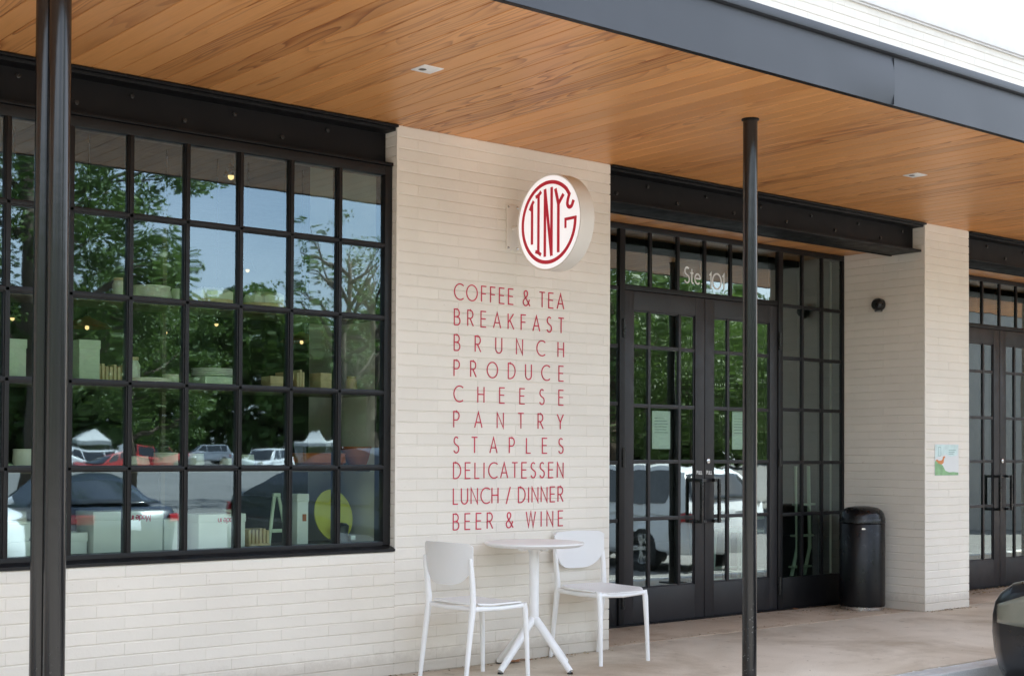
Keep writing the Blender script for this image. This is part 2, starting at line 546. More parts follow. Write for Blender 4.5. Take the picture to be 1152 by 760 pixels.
def brick_run(b, org, ux, n, x0, x1, z0, z1, shift=0.0, soldier_end=True):
    """bricks on one wall face: org + ux*x + z, outward normal n; each brick a small chamfered block"""
    org, ux, n = Vector(org), Vector(ux), Vector(n)
    k0 = round(z0 / COURSE)
    nz = max(1, round((z1 - z0) / COURSE))
    for k in range(nz):
        za = z0 + (z1 - z0) * k / nz; zb = z0 + (z1 - z0) * (k + 1) / nz
        off = (0.5 if (k + k0) % 2 else 0.0) * BL + shift
        xs = [x0]
        q = math.floor((x0 - off) / BL) * BL + off
        while q < x1 - 0.05:
            if q > x0 + 0.05: xs.append(q)
            q += BL
        xs.append(x1)
        for i in range(len(xs) - 1):
            ga = 0.0
            gb = 0.0
            a, c = xs[i] + ga, xs[i + 1] - gb
            pr = random.uniform(-0.0007, 0.0007)
            zl, zh = za + 0.0019 + random.uniform(0, .0012), zb - 0.0019 - random.uniform(0, .0012)
            ch = 0.0032; cx_ = 0.0007
            dep = 0.012
            b.t = random.random()
            tz = random.uniform(-.001, .001)
            o = [org + ux * x + Vector((0, 0, z)) + n * (pr - ch * 0.9) for x, z in ((a, zl), (c, zl + tz), (c, zh + tz), (a, zh))]
            f = [org + ux * x + Vector((0, 0, z)) + n * pr for x, z in ((a + cx_, zl + ch), (c - cx_, zl + ch + tz), (c - cx_, zh - ch + tz), (a + cx_, zh - ch))]
            r = [p - n * dep for p in o]
            O = [b.v(p) for p in o]; Fv = [b.v(p) for p in f]; Rv = [b.v(p) for p in r]
            b.face(Fv)
            for i2 in range(4):
                j2 = (i2 + 1) % 4
                b.face([O[i2], O[j2], Fv[j2], Fv[i2]])
                b.face([Rv[i2], Rv[j2], O[j2], O[i2]])

bw = MB()
fx, fn = (1, 0, 0), (0, -1, 0)
brick_run(bw, (0, 0, 0), fx, fn, X1, X2, 0, ZS)                       # lettered pillar
brick_run(bw, (0, 0, 0), fx, fn, XW0, X1, 0, ZSILL - 0.004)           # under the window
brick_run(bw, (0, 0, 0), fx, fn, -0.90, XW0, 0, ZS)                   # beyond the window
brick_run(bw, (0, 0, 0), fx, fn, X3, X4, 0, ZS, 0.06)                 # pier face
brick_run(bw, (0, 0, 0), fx, fn, X5, X6, 0, ZS, 0.06)
brick_run(bw, (0, 0, 0), fx, fn, -4, 19, 3.47, 4.745)                 # upper wall
sx, sn = (0, 1, 0), (-1, 0, 0)
brick_run(bw, (X3, 0, 0), sx, sn, 0.0, 0.80, 0, 2.905, 0.10)          # pier side
brick_run(bw, (X3, 0, 0), sx, sn, 0.0, 0.115, 2.905, ZS)
brick_run(bw, (X5, 0, 0), sx, sn, 0.0, 0.80, 0, 2.905, 0.10)
brick_run(bw, (X2, 0, 0), (0, 1, 0), (1, 0, 0), 0.0, 0.80, 0, 2.905, 0.10)
brick_run(bw, (X4, 0, 0), (0, 1, 0), (1, 0, 0), 0.0, 0.80, 0, 2.905, 0.10)
brick_run(bw, (X1, 0, 0), sx, sn, 0.0, 0.14, ZSILL, 2.905)            # window reveal
brick_run(bw, (X1, 0, 0), sx, sn, 0.0, 0.14, 2.905, ZS)
brick_run(bw, (XW0, 0, 0), sx, (1, 0, 0), 0.0, 0.14, ZSILL, ZS)
wall = bw.build('brick_wall', M['brick'], bld, sharp=0, recalc=False)
# body of the walls behind the brick faces (carries the joints)
bm_ = MB(); d = 0.0046
bm_.box(X1 + d, X2 - d, d, 0.95, 0, ZS + .3)
bm_.box(XW0 + .001, X1 - .001, d, 0.30, 0, ZSILL - 0.008)
bm_.box(-0.90, XW0 - d, d, 0.95, 0, ZS + .3)
bm_.box(X3 + d, X4 - d, d, 0.95, 0, ZS + .3)
bm_.box(X5 + d, X6 - d, d, 0.95, 0, ZS + .3)
bm_.box(-4, 19, d, 0.35, 3.462, 4.745)
bm_.build('mortar_joints', M['mortar'], wall)
# shell of the rest of the building
b = MB()
b.box(-4.0, -0.91, 0.012, 0.95, -0.15, 3.44)
b.box(14.62, 19.0, 0.012, 0.95, -0.15, 3.44)
b.box(-4.0, -3.8, 0.96, 12.0, -0.15, 4.6); b.box(18.8, 19.0, 0.96, 12.0, -0.15, 4.6)
b.box(-4.0, 19.0, 12.01, 12.2, -0.15, 4.6); b.box(-3.79, 18.79, 0.36, 12.0, 4.3, 4.5)
b.build('rear_wall', M['mortar'], bld)
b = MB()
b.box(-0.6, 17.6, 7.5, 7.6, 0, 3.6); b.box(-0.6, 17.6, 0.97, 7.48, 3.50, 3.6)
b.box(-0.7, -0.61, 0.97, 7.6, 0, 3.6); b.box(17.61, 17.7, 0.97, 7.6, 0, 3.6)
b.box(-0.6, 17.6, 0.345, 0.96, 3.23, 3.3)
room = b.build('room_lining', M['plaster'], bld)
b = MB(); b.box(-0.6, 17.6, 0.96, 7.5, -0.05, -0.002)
b.build('room_floor', M['roomfloor'], bld)
b = MB(); b.box(-4.06, 19.06, -0.035, 0.42, 4.75, 4.89, 0.01); b.box(-4.03, 19.03, -0.018, 0.40, 4.735, 4.748)
b.build('coping', M['coping'], bld)

# canopy
can = MB(); can.box(-3.98, 18.98, YF + 0.03, -0.004, 3.17, 3.40)
canopy = can.build('canopy', M['steel'], bld)
b = MB()
x = -3.95; bwid = 0.124; gap = 0.0044
while x < 18.9:
    b.t = random.random()
    xa, xb = x + gap / 2, x + bwid - gap / 2
    ch = 0.0025
    P = [(xa, 3.150), (xa, ZS + ch), (xa + ch, ZS), (xb - ch, ZS), (xb, ZS + ch), (xb, 3.150)]
    A = [b.v((p[0], YF + 0.034, p[1])) for p in P]; B = [b.v((p[0], 0.03, p[1])) for p in P]
    for i in range(5):
        b.face([A[i], A[i + 1], B[i + 1], B[i]][::-1])
    x += bwid
b.build('soffit', M['wood'], canopy, sharp=0, recalc=True)
b = MB(); b.box(-3.97, 18.97, YF + 0.036, 0.028, 3.1445, 3.166)
b.build('soffit_groove', M['woodgap'], canopy)
b = MB()
j = [-3.98, 0.223, 3.273, 6.323, 9.373, 12.423, 15.473, 18.98]
for a, c in zip(j, j[1:]):
    n_ = 14                                            # each sheet bellies a little towards its end lap
    for i in range(n_):
        xa, xb = a + 0.004 + (c - a - .005) * i / n_, a + 0.004 + (c - a - .005) * (i + 1) / n_
        bul = lambda t: 0.012 * (max(0, (t - a) / (c - a) - 0.82) / 0.18) ** 2 + 0.004 * (max(0, 0.12 - (t - a) / (c - a)) / 0.12) ** 2
        rows = [(ZS - 0.0025, 0), (ZS + .06, 1), (ZS + .13, 1.2), (ZS + .2, .8), (3.399, 0)]
        for (za, ka), (zb, kb) in zip(rows, rows[1:]):
            b.face([b.v((xa, YF - bul(xa) * ka, za)), b.v((xb, YF - bul(xb) * ka, za)), b.v((xb, YF - bul(xb) * kb, zb)), b.v((xa, YF - bul(xa) * kb, zb))], True)
    b.face([b.v((c - .004, YF - .011, ZS)), b.v((c - .004, YF + .02, ZS)), b.v((c - .004, YF + .02, 3.39)), b.v((c - .004, YF - .011, 3.39))])
bmesh.ops.remove_doubles(b.bm, verts=b.bm.verts, dist=0.0004)
fas = b.build('fascia', M['fascia'], canopy)
b = MB(); b.box(-3.985, 18.985, YF + .0035, YF + 0.034, ZS - 0.0035, 3.40)
b.build('fascia_core', M['steel'], fas)
b = MB(); b.box(-4.0, 19.0, YF - 0.030, YF + 0.10, 3.402, 3.446, 0.006)
b.box(-4.0, 19.0, YF + 0.101, -0.003, 3.402, 3.440)
b.build('drip_edge', M['fascia'], canopy)
# downlights
for (x, y) in ((4.008, -1.058), (8.03, -1.085), (0.0, -1.06), (12.05, -1.08)):
    b = MB(); b.box(x - 0.058, x + 0.058, y - 0.058, y + 0.058, ZS - 0.005, ZS - 0.0005, 0.002)
    dl = b.build('downlight', M['white'], canopy)
    b = MB(); b.lathe([(0.0, -0.0065), (0.016, -0.0065), (0.020, -0.0052)], 20, cx=x - .02, cy=y + .012, cz=ZS)
    b.build('sensor', M['hard'], dl)

# black steel lintel beams
def beam(x0, x1, xa_tip=0.015):
    b = MB()
    b.box(x0 + .003, x1 - .003, 0.010, 0.330, ZS - 0.035, ZS - 0.0035, 0.003)       # top flange
    b.box(x0 + .003, x1 - .003, -0.022, 0.012, ZS - 0.019, ZS - 0.0045, 0.003)
    b.box(x0 + .004, x1 - .004, 0.112, 0.130, 2.924, ZS - 0.034)                       # web
    b.box(x0 + .003, x1 - .003, 0.030, 0.332, 2.906, 2.924, 0.003)                     # bottom flange
    b.box(x0 + .005, x1 - .005, 0.312, 0.331, 2.90, ZS - .03)
    bb = b.build('beam', M['steel'], bld)
    b = MB()
    n_ = int((x1 - x0) / 0.29)
    for i in range(n_):
        x = x0 + 0.16 + i * 0.29
        z = 3.065 if i % 2 else 2.985
        b = MB(); b.lathe([(0.013, 0), (0.013, 0.009), (0.0, 0.012)], 6, mtx=Matrix.Translation((x, 0.112, z)) @ Matrix.Rotation(R(90), 4, 'X'))
        b.build('bolt', M['hard'], bb, recalc=True)
beam(XW0, X1); beam(X2, X3); beam(X4, X5)
# wooden soffits over the recessed entrances
def board_soffit(x0, x1):
    b = MB(); x = x0
    while x < x1 - 0.01:
        b.t = random.random()
        xb = min(x + bwid, x1)
        b.box(x + 0.0015, xb - 0.0015, 0.334, 0.80, 2.953, 2.972)
        x = xb
    b.build('entry_soffit', M['wood'], bld, sharp=0)
    b = MB(); b.box(x0, x1, 0.333, 0.95, 2.974, 3.22)
    b.build('entry_header', M['steel'], bld)
board_soffit(X2 + .002, X3 - .002); board_soffit(X4 + .002, X5 - .002)

# ------------------------------------------------------------------ glazing
def pane_glass(b, x0, x1, z0, z1, y, rng, amp=0.00018, tilt=0.0015):
    n = 14
    tx, tz = rng.uniform(-tilt, tilt), rng.uniform(-tilt, tilt) * .5
    sg = rng.choice((1, 1, 1, -0.6)) * amp * rng.uniform(0.5, 1.3)
    ph = [rng.uniform(0, 6.28) for _ in range(6)]
    fr = [rng.uniform(2.0, 4.5) for _ in range(3)]
    g = []
    for i in range(n + 1):
        row = []
        for k in range(n + 1):
            u, v_ = i / n, k / n
            dy = sg * (1 - (2 * u - 1) ** 2) * (1 - (2 * v_ - 1) ** 2) * 1.5
            dy += 0.000022 * (math.sin(fr[0] * 4.4 * u + ph[0] + 2 * v_) + .5 * math.sin(fr[1] * 2.6 * v_ + ph[1]) + .6 * math.sin(fr[2] * 4 * math.hypot(u - .5, v_ - .5) + ph[2]))
            dy += tx * (u - .5) * (x1 - x0) + tz * (v_ - .5) * (z1 - z0)
            row.append(b.v((x0 + (x1 - x0) * u, y + dy, z0 + (z1 - z0) * v_)))
        g.append(row)
    for i in range(n):
        for k in range(n):
            b.face([g[i][k], g[i + 1][k], g[i + 1][k + 1], g[i][k + 1]], True)

rng = random.Random(5)
# big window : 12 x 5 lights
WT = 2.905
b = MB()
b.box(X1 - .052, X1 - .004, 0.040, 0.135, ZSILL + .03, WT, 0.003)
b.box(XW0 + .004, XW0 + .052, 0.040, 0.135, ZSILL + .03, WT, 0.003)
b.box(XW0 + .052, X1 - .052, 0.041, 0.135, WT - .055, WT - .001, 0.003)
b.box(XW0 + .052, X1 - .052, 0.041, 0.135, ZSILL + .008, ZSILL + .050, 0.003)
pitch = 0.3085
vb = [X1 - .043 - pitch * k for k in range(1, 12)]
hb = [1.179, 1.604, 2.032, 2.446]
for x in vb:
    b.box(x - .017, x + .017, 0.048, 0.098, ZSILL + .049, WT - .054, 0.004)
    b.box(x - .011, x + .011, 0.038, 0.049, ZSILL + .049, WT - .054, 0.003)
for z in hb:
    b.box(XW0 + .051, X1 - .051, 0.050, 0.096, z - .0165, z + .0165, 0.004)
    b.box(XW0 + .051, X1 - .051, 0.038, 0.051, z - .010, z + .010, 0.003)
win = b.build('window', M['frame'], bld)
win['label'] = 'large black steel window of many small panes'
b = MB()
xs = [XW0 + .053] + vb[::-1] + [X1 - .053]
zs = [ZSILL + .048] + hb + [WT - .056]
for i in range(len(xs) - 1):
    for k in range(len(zs) - 1):
        pane_glass(b, xs[i], xs[i + 1], zs[k], zs[k + 1], 0.064, rng)
b.build('glass', M['glass'], win, sharp=0)
b = MB()
b.prism([(-0.012, ZSILL - .004), (-0.012, ZSILL + .010), (0.052, ZSILL + .030), (0.13, ZSILL + .030), (0.13, ZSILL - .004)], XW0 + .004, X1 - .003, lambda a, z, d_: (d_, a, z), 0.002)
b.build('sill', M['frame'], win, recalc=True)

def strokes_text(b, text, x0, z0, h, fn, w, adv=None, wfac=1.0, justify=None, zstep=0.00008, each=None):
    gl = []
    tot = 0
    for ch in text:
        if ch == ' ':
            gl.append((None, 0.16)); continue
        gl.append((GL[ch][1], GL[ch][0]))
    widths = [g[1] * wfac for g in gl]
    if justify is not None:
        sp = (justify / h - sum(widths)) / max(1, len(gl) - 1)
        if sp < 0.19:
            q = (justify / h - 0.19 * (len(gl) - 1)) / sum(widths)
            wfac *= q; widths = [x * q for x in widths]; sp = 0.19
    else:
        sp = adv if adv is not None else 0.16
    x = 0.0; k = 0
    for (st, wd), ww in zip(gl, widths):
        if st:
            if each: b = MB()
            for pl in st:
                b.ribbon([(x0 + (x + px * wfac) * h, z0 + pz * h) for px, pz in pl], w, fn, 0.0016 + zstep * k)
                k += 1
            if each: each(b)
        x += ww + sp
    return x * h

def arc(cx, cz, rx, rz, a0, a1, n=14):
    return [(cx + rx * math.cos(R(a0 + (a1 - a0) * i / n)), cz + rz * math.sin(R(a0 + (a1 - a0) * i / n))) for i in range(n + 1)]
GL = {
 'A': (.66, [[(0, 0), (.33, 1), (.66, 0)], [(.12, .34), (.54, .34)]]),
 'B': (.50, [[(0, 0), (0, 1), (.22, 1)] + arc(.22, .76, .22, .24, 90, -90) + [(0, .52)], [(0, .52), (.24, .52)] + arc(.24, .26, .26, .26, 90, -90) + [(0, 0)]]),
 'C': (.70, [arc(.5, .5, .5, .5, 52, 308, 26)]),
 'D': (.64, [[(0, 0), (0, 1), (.16, 1)] + arc(.16, .5, .48, .5, 90, -90, 20) + [(0, 0)]]),
 'E': (.46, [[(.46, 1), (0, 1), (0, 0), (.46, 0)], [(0, .52), (.42, .52)]]),
 'F': (.44, [[(.44, 1), (0, 1), (0, 0)], [(0, .52), (.40, .52)]]),
 'H': (.56, [[(0, 0), (0, 1)], [(.56, 0), (.56, 1)], [(0, .52), (.56, .52)]]),
 'I': (.04, [[(.02, 0), (.02, 1)]]),
 'K': (.54, [[(0, 0), (0, 1)], [(.5, 1), (0, .40)], [(.16, .58), (.54, 0)]]),
 'L': (.40, [[(0, 1), (0, 0), (.40, 0)]]),
 'M': (.74, [[(0, 0), (.06, 1), (.37, .2), (.68, 1), (.74, 0)]]),
 'N': (.58, [[(0, 0), (0, 1), (.58, 0), (.58, 1)]]),
 'O': (.96, [arc(.48, .5, .48, .5, 90, 450, 32)]),
 'P': (.48, [[(0, 0), (0, 1), (.22, 1)] + arc(.22, .73, .25, .27, 90, -90) + [(0, .46)]]),
 'R': (.50, [[(0, 0), (0, 1), (.22, 1)] + arc(.22, .74, .24, .26, 90, -90) + [(0, .48)], [(.2, .48), (.50, 0)]]),
 'S': (.46, [arc(.23, .76, .19, .24, 40, 200, 12) + [(.12, .58), (.32, .46)] + arc(.23, .25, .22, .25, 50, -160, 14)]),
 'T': (.52, [[(0, 1), (.52, 1)], [(.26, 1), (.26, 0)]]),
 'U': (.56, [[(0, 1), (0, .27)] + arc(.28, .28, .28, .28, 180, 360, 14) + [(.56, 1)]]),
 'W': (.88, [[(0, 1), (.22, 0), (.44, 1), (.66, 0), (.88, 1)]]),
 'Y': (.60, [[(0, 1), (.30, .46), (.60, 1)], [(.30, .46), (.30, 0)]]),
 '&': (.66, [[(.66, 0), (.14, .66)] + arc(.27, .80, .16, .19, 215, -30, 14) + [(.30, .56), (.06, .36)] + arc(.25, .23, .23, .23, 150, 300, 12) + [(.5, .16), (.62, .42)]]),
 '/': (.36, [[(0, -.06), (.36, 1.04)]]),
 '1': (.16, [[(0, .84), (.14, 1), (.14, 0)]]),
 '0': (.84, [arc(.42, .5, .42, .5, 90, 450, 30)]),
 't': (.30, [[(.14, .92), (.14, .10), (.2, .01), (.3, .01)], [(0, .66), (.28, .66)]]),
 'e': (.52, [[(.03, .34), (.50, .34)] + arc(.26, .32, .25, .32, 5, 318, 22)]),
 '.': (.08, [[(.01, .0), (.01, .07)]]),
 'a': (.5, [arc(.25, .32, .25, .32, 0, 360, 20), [(.5, .66), (.5, 0)]]),
 'd': (.5, [arc(.25, .32, .25, .32, 0, 360, 20), [(.5, 1), (.5, 0)]]),
 'i': (.05, [[(.02, 0), (.02, .64)], [(.02, .82), (.02, .88)]]),
 'n': (.42, [[(0, 0), (0, .64)], [(0, .42)] + arc(.21, .42, .21, .22, 180, 0, 10) + [(.42, 0)]]),
}

# storefronts: sidelights, transom and a pair of glazed doors
DY = 0.79
def storefront(xc, x0, x1, first):
    rng2 = random.Random(7 if first else 9)
    b = MB(); gl = MB()
    ztop, ztr = 2.951, 2.486
    y0, y1, yg = DY, DY + .11, DY + .015
    half = 0.893
    b.box(x0 + .003, x1 - .003, y0, y1, ztop - .042, ztop, 0.003)
    b.box(x0 + .003, x0 + .055, y0, y1, 0.004, ztop - .043, 0.003)
    b.box(x1 - .034, x1 - .003, y0, y1, 0.004, ztop - .043, 0.003)
    for s in (-1, 1):
        b.box(xc + s * half - .028, xc + s * half + .028, y0 - .004, y1, 0.004, ztop - .043, 0.004)
    b.box(xc - half + .029, xc + half - .029, y0 + .002, y1, ztr - .019, ztr + .019, 0.003)
    # transom lights
    p6 = 2 * half / 6
    for k in range(-2, 3):
        x = xc + k * p6
        b.box(x - .014, x + .014, y0 + .003, y0 + .05, ztr + .018, ztop - .041, 0.004)
    ed = [xc - half + .028] + [xc + k * p6 for k in range(-2, 3)] + [xc + half - .028]
    for a, c in zip(ed, ed[1:]):
        pane_glass(gl, a, c, ztr + .015, ztop - .04, yg, rng2)
    # sidelights
    rows = [2.475, 2.048, 1.628, 1.197, 0.774]
    for s in (-1, 1):
        a, c = (x0 + .056, xc - half - .029) if s < 0 else (xc + half + .029, x1 - .035)
        b.box(a, c, y0 + .01, y0 + .075, 0.006, 0.262, 0.003)
        for k in (1, 2):
            x = a + (c - a) * k / 3
            b.box(x - .014, x + .014, y0 + .003, y0 + .05, .262, ztop - .042, 0.004)
        for z in rows:
            b.box(a, c, y0 + .005, y0 + .045, z - .014, z + .014, 0.004)
        xx = [a - .005] + [a + (c - a) * k / 3 for k in (1, 2)] + [c + .005]
        zz = [.26] + rows[::-1] + [ztop - .04]
        for i in range(3):
            for k in range(len(zz) - 1):
                pane_glass(gl, xx[i], xx[i + 1], zz[k], zz[k + 1], yg, rng2)
    fr = b.build('storefront_frame', M['frame'], bld)
    gl.build('glass', M['doorglass'], fr, sharp=0)
    if first:
        fnn = lambda x, z, h: (x, DY + .0152 - h, z)
        sl = lambda q: q.build('suite_character', M['wletter'], fr, recalc=True)
        strokes_text(None, 'S', 7.797, 2.570, .118, fnn, .0128, each=sl)
        strokes_text(None, 'te.', 7.862, 2.570, .118, fnn, .0128, adv=.12, each=sl)
        strokes_text(None, '101', 8.078, 2.548, .118, fnn, .0128, adv=.13, each=sl)
    # door leaves
    for s in (-1, 1):
        xa, xb = (xc - half + .030, xc - .003) if s < 0 else (xc + .003, xc + half - .030)
        d_ = MB(); dg = MB()
        zb, zt = 0.014, 2.463
        ya, yb = DY + .006, DY + .058
        so, si = .096, .104                           # outer / inner stile
        ga, gb = (xa + so, xb - si) if s < 0 else (xa + si, xb - so)
        z0, z1 = 0.270, 2.322
        d_.box(xa, ga, ya, yb, zb, zt, .003); d_.box(gb, xb, ya, yb, zb, zt, .003)
        d_.box(ga, gb, ya + .0005, yb, z1, zt - .0005, .002); d_.box(ga, gb, ya + .0005, yb, zb + .0005, z0, .002)
        bars = [(ga + gb) / 2 - .163, (ga + gb) / 2 + .163]
        bars.sort()
        rz = [0.781, 1.204, 1.618, 2.055]
        for x in bars:
            d_.box(x - .014, x + .014, ya + .003, yb - .003, z0 - .001, z1 + .001, .004)
        for z in rz:
            d_.box(ga - .001, gb + .001, ya + .005, yb - .004, z - .014, z + .014, .004)
        # bead round the glass
        for (p, q, r_, t_) in ((ga, ga + .012, z0, z1), (gb - .012, gb, z0, z1), (ga + .012, gb - .012, z0, z0 + .012), (ga + .012, gb - .012, z1 - .012, z1)):
            d_.box(p, q, ya + .010, yb - .006, r_, t_, .002)
        d_o = d_.build('door', M['door'], bld)
        xx = [ga] + bars + [gb]; zz = [z0] + rz + [z1]
        for i in range(3):
            for k in range(5):
                pane_glass(dg, xx[i], xx[i + 1], zz[k], zz[k + 1], DY + .021, rng2, tilt=.002)
        dg.build('glass', M['doorglass'], d_o, sharp=0)
        hx = xc + s * 0.098
        h_ = MB()
        h_.box(hx - .011, hx + .011, ya - .072, ya - .050, .735, 1.075, .004)
        h_.box(hx - .0105, hx + .0105, ya - .0495, ya + .001, 1.050, 1.074, .002)
        h_.box(hx - .0105, hx + .0105, ya - .0495, ya + .001, .736, .760, .002)
        px_ = xc + s * 0.045
        h_.box(min(px_, hx), max(px_, hx), ya - .062, ya - .052, .737, .758, .002); h_.box(min(px_, hx), max(px_, hx), ya - .062, ya - .052, 1.051, 1.073, .002)
        h_.build('handle', M['hard'], d_o)
        if s > 0:
            k_ = MB(); k_.lathe([(.021, 0), (.021, .012), (.014, .016), (0, .016)], 20, mtx=Matrix.Translation((xa + .03, ya, 1.208)) @ Matrix.Rotation(R(90), 4, 'X'))
            k_.build('lock', M['chrome'], d_o, recalc=True)
        hg = xa - .018 if s < 0 else xb + .018
        for hz in (0.20, 1.235, 2.18):
            q = MB(); q.tube([(hg, ya - .012, hz - .07), (hg, ya - .012, hz + .07)], .014, 10)
            q.box(hg - .016, hg + .016, ya - .012, ya - .003, hz - .065, hz + .065, .001)
            q.build('hinge', M['hard'], d_o)
        if first:
            q = MB()
            strokes_text(q, 'PULL', xc + s * .055 - .034, 1.108, .026, lambda x, z, h: (x, ya - h, z), .0045, adv=.18)
            q.build('pull_lettering', M['wletter'], d_o, recalc=True)
    b = MB(); b.box(x0 + .004, x1 - .004, DY - .03, DY + .14, 0.0045, 0.0125, .003)
    b.build('threshold', M['steel'], bld)
storefront(8.018, X2, X3, True)
storefront(12.17, X4, X5, False)

# ------------------------------------------------------------------ columns
def column(x, y, r=0.0405):
    b = MB()
    b.tube([(x, y, -0.02), (x, y, ZS + .01)], r, 40)
    c_ = b.build('column', M['column'], bld)
    b = MB(); b.lathe([(r + .009, -0.0), (r + .009, -0.006), (r + .001, -0.010)], 40, cx=x, cy=y, cz=ZS - .001)
    b.build('collar', M['steel'], c_, recalc=True)
    b = MB(); b.box(x - .09, x + .09, y - .09, y + .09, 0.001, 0.012, .003)
    b.build('base_plate', M['steel'], c_)
column(2.038, YC)
column(2.018, YC + 0.083)
for x in (5.991, 9.985, 13.95, -1.93):
    column(x, YC)

# ------------------------------------------------------------------ lettering on the pillar
lines = ['COFFEE & TEA', 'BREAKFAST', 'BRUNCH', 'PRODUCE', 'CHEESE', 'PANTRY', 'STAPLES', 'DELICATESSEN', 'LUNCH / DINNER', 'BEER & WINE']
ZL0 = [2.170 - .1509 * k for k in range(10)]
for k, tx in enumerate(lines):
    lw = thing('wall_lettering', 'line of slim red capitals reading %s on the brick pillar' % tx, 'lettering', (4.984, 0, ZL0[k]), 0, 'red lines of lettering on the brick pillar')
    strokes_text(None, tx, 0.0, 0.0, 0.093, lambda x, z, h: (x, -0.0012 - h, z), 0.0069, justify=0.863, wfac=0.90,
                 each=lambda q: q.build('letter', M['letter'], lw, recalc=True))

# ------------------------------------------------------------------ round blade sign
sg = thing('round_sign', 'round white double sided blade sign with red circular monogram on the brick pillar', 'sign', (5.42, 0, 2.617))
b = MB()
rot = Matrix.Rotation(R(90), 4, 'Y')
SR, SY, STK = 0.282, -0.402, 0.10
Td = Matrix.Translation((0, SY, 0)) @ rot
b.lathe([(SR - .012, -STK / 2), (SR, -STK / 2 - .004), (SR, STK / 2 + .004), (SR - .012, STK / 2)], 96, mtx=Td)
b.build('drum', M['drum'], sg, recalc=True)
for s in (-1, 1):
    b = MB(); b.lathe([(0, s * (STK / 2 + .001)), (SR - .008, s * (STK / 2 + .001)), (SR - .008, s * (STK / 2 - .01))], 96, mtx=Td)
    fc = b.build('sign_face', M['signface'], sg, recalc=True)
    b = MB()
    def lf(u, v_, h, s=s):
        return (s * (STK / 2 + .0012 + h), SY + (s * u) * SR, v_ * SR)
    W_ = .072
    st = [
        ([(.83, 0)] + arc(0, 0, .83, .83, -4, -312, 60) + [(.645, .50), (.60, .40), (.585, .32)] + arc(.665, .315, .08, .085, 180, 340, 10) + [(.775, .36)], .078),
        ([(.845, -.02), (.84, .0), (.53, -.005), (.53, -.185)], .062),
        ([(-.60, .315), (-.545, .41), (-.475, .50)], W_), ([(-.526, .42), (-.526, -.41)], W_),
        ([(-.318, .62), (-.318, -.62)], W_), ([(-.41, .57), (-.318, .60), (-.235, .665)], W_), ([(-.41, -.57), (-.318, -.60), (-.235, -.655)], W_),
        ([(-.11, -.71), (-.11, .70)], W_), ([(-.11, .70), (.10, -.71)], W_), ([(.10, -.71), (.10, .715)], W_),
        ([(.313, .35), (.313, -.66)], W_), ([(.218, .665), (.313, .34)], W_), ([(.47, .52), (.313, .34)], W_)]
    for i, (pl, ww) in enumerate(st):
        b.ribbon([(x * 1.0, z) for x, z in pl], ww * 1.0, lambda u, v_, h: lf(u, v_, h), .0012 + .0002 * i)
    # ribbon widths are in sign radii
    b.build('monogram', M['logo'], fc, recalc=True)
b = MB(); b.box(-.047, .047, -.012, -.0015, -.138 + .02, .138 + .02, .003)
pl_ = b.build('wall_plate', M['drum'], sg)
b = MB()
for px_ in (-.036, .036):
    for pz_ in (-.105, .145):
        b.lathe([(.007, 0), (.007, .004), (0, .006)], 8, mtx=Matrix.Translation((px_, -.012, pz_)) @ Matrix.Rotation(R(90), 4, 'X'))
b.build('screw_heads', M['chrome'], pl_, recalc=True)
b = MB(); b.tube([(0, -.012, .015), (0, SY + SR + .003, .015)], .014, 12)
b.build('arm', M['drum'], sg)

# ------------------------------------------------------------------ chairs and table
def make_chair(label, loc, rz):
    t = thing('cafe_chair', label, 'chair', loc, rz, 'white perforated outdoor chairs')
    W, D = .385, .40
    ph = PI / 2
    # seat: rounded square, dished, front edge rolled down
    def seat(u, v_):
        a, c = 2 * u - 1, 2 * v_ - 1
        rr = .82 + .18 * (1 - (abs(a) ** 4 * abs(c) ** 4)) 
        x = a * .212 * rr + .003; y = c * .215 * rr
        z = .452 - .016 * (1 - a * a) * (1 - c * c) - .014 * max(0, a - .55) ** 2 / .2 + .012 * max(0, -a - .4)
        return (x, y, z)
    b = MB(); b.shell(seat, 22, 22, .009, lambda u, v_: (u * .42, v_ * .43))
    b.build('seat', M['perf'], t, sharp=60)
    def back(u, v_):
        c = 2 * u - 1                                  # across
        hb = .560 + .105 * abs(c) ** 3.6               # rounded lower edge
        z = hb + (.800 - .006 * c * c - .016 * max(0, abs(c) - .80) ** 2 / .04 - hb) * v_
        x = -.247 - .062 * (z - .55) + .048 * c * c - .004
        return (x, c * (.205 + .006 * v_), z)
    b = MB(); b.shell(back, 24, 16, .009, lambda u, v_: (u * .42, v_ * .25))
    b.build('backrest', M['perf'], t, sharp=60)
    for s in (-1, 1):
        y = s * W / 2
        b = MB(); b.tube([(.215, y + s * .006, 0.0), (.207, y + s * .002, .22), (.196, y - s * .001, .40), (.186, y - s * .002, .441)], [.0125, .0145, .0175, .018], 14)
        b.build('leg', M['white'], t)
        b = MB(); b.tube([(-.262, y + s * .010, 0.0), (-.232, y + s * .006, .24), (-.206, y + s * .003, .42), (-.203, y + s * .004, .48), (-.212, y + s * .008, .58), (-.222, y + s * .010, .66), (-.229, y + s * .010, .715)],
                         [.0125, .0155, .019, .0185, .0165, .014, .009], 14)
        b.build('leg', M['white'], t)
        b = MB(); b.tube([(.19, y, .428), (0, y + s * .003, .424), (-.205, y + s * .003, .430)], [.014, .015, .015], 12, squash=.75)
        b.build('seat_rail', M['white'], t)
    b = MB(); b.tube([(.192, -W / 2, .429), (.200, 0, .420), (.192, W / 2, .429)], .014, 12)
    b.tube([(-.20, -W / 2, .432), (-.21, 0, .428), (-.20, W / 2, .432)], .013, 12)
    b.build('apron', M['white'], t)
    t.scale = (.972, .972, .972)
    return t
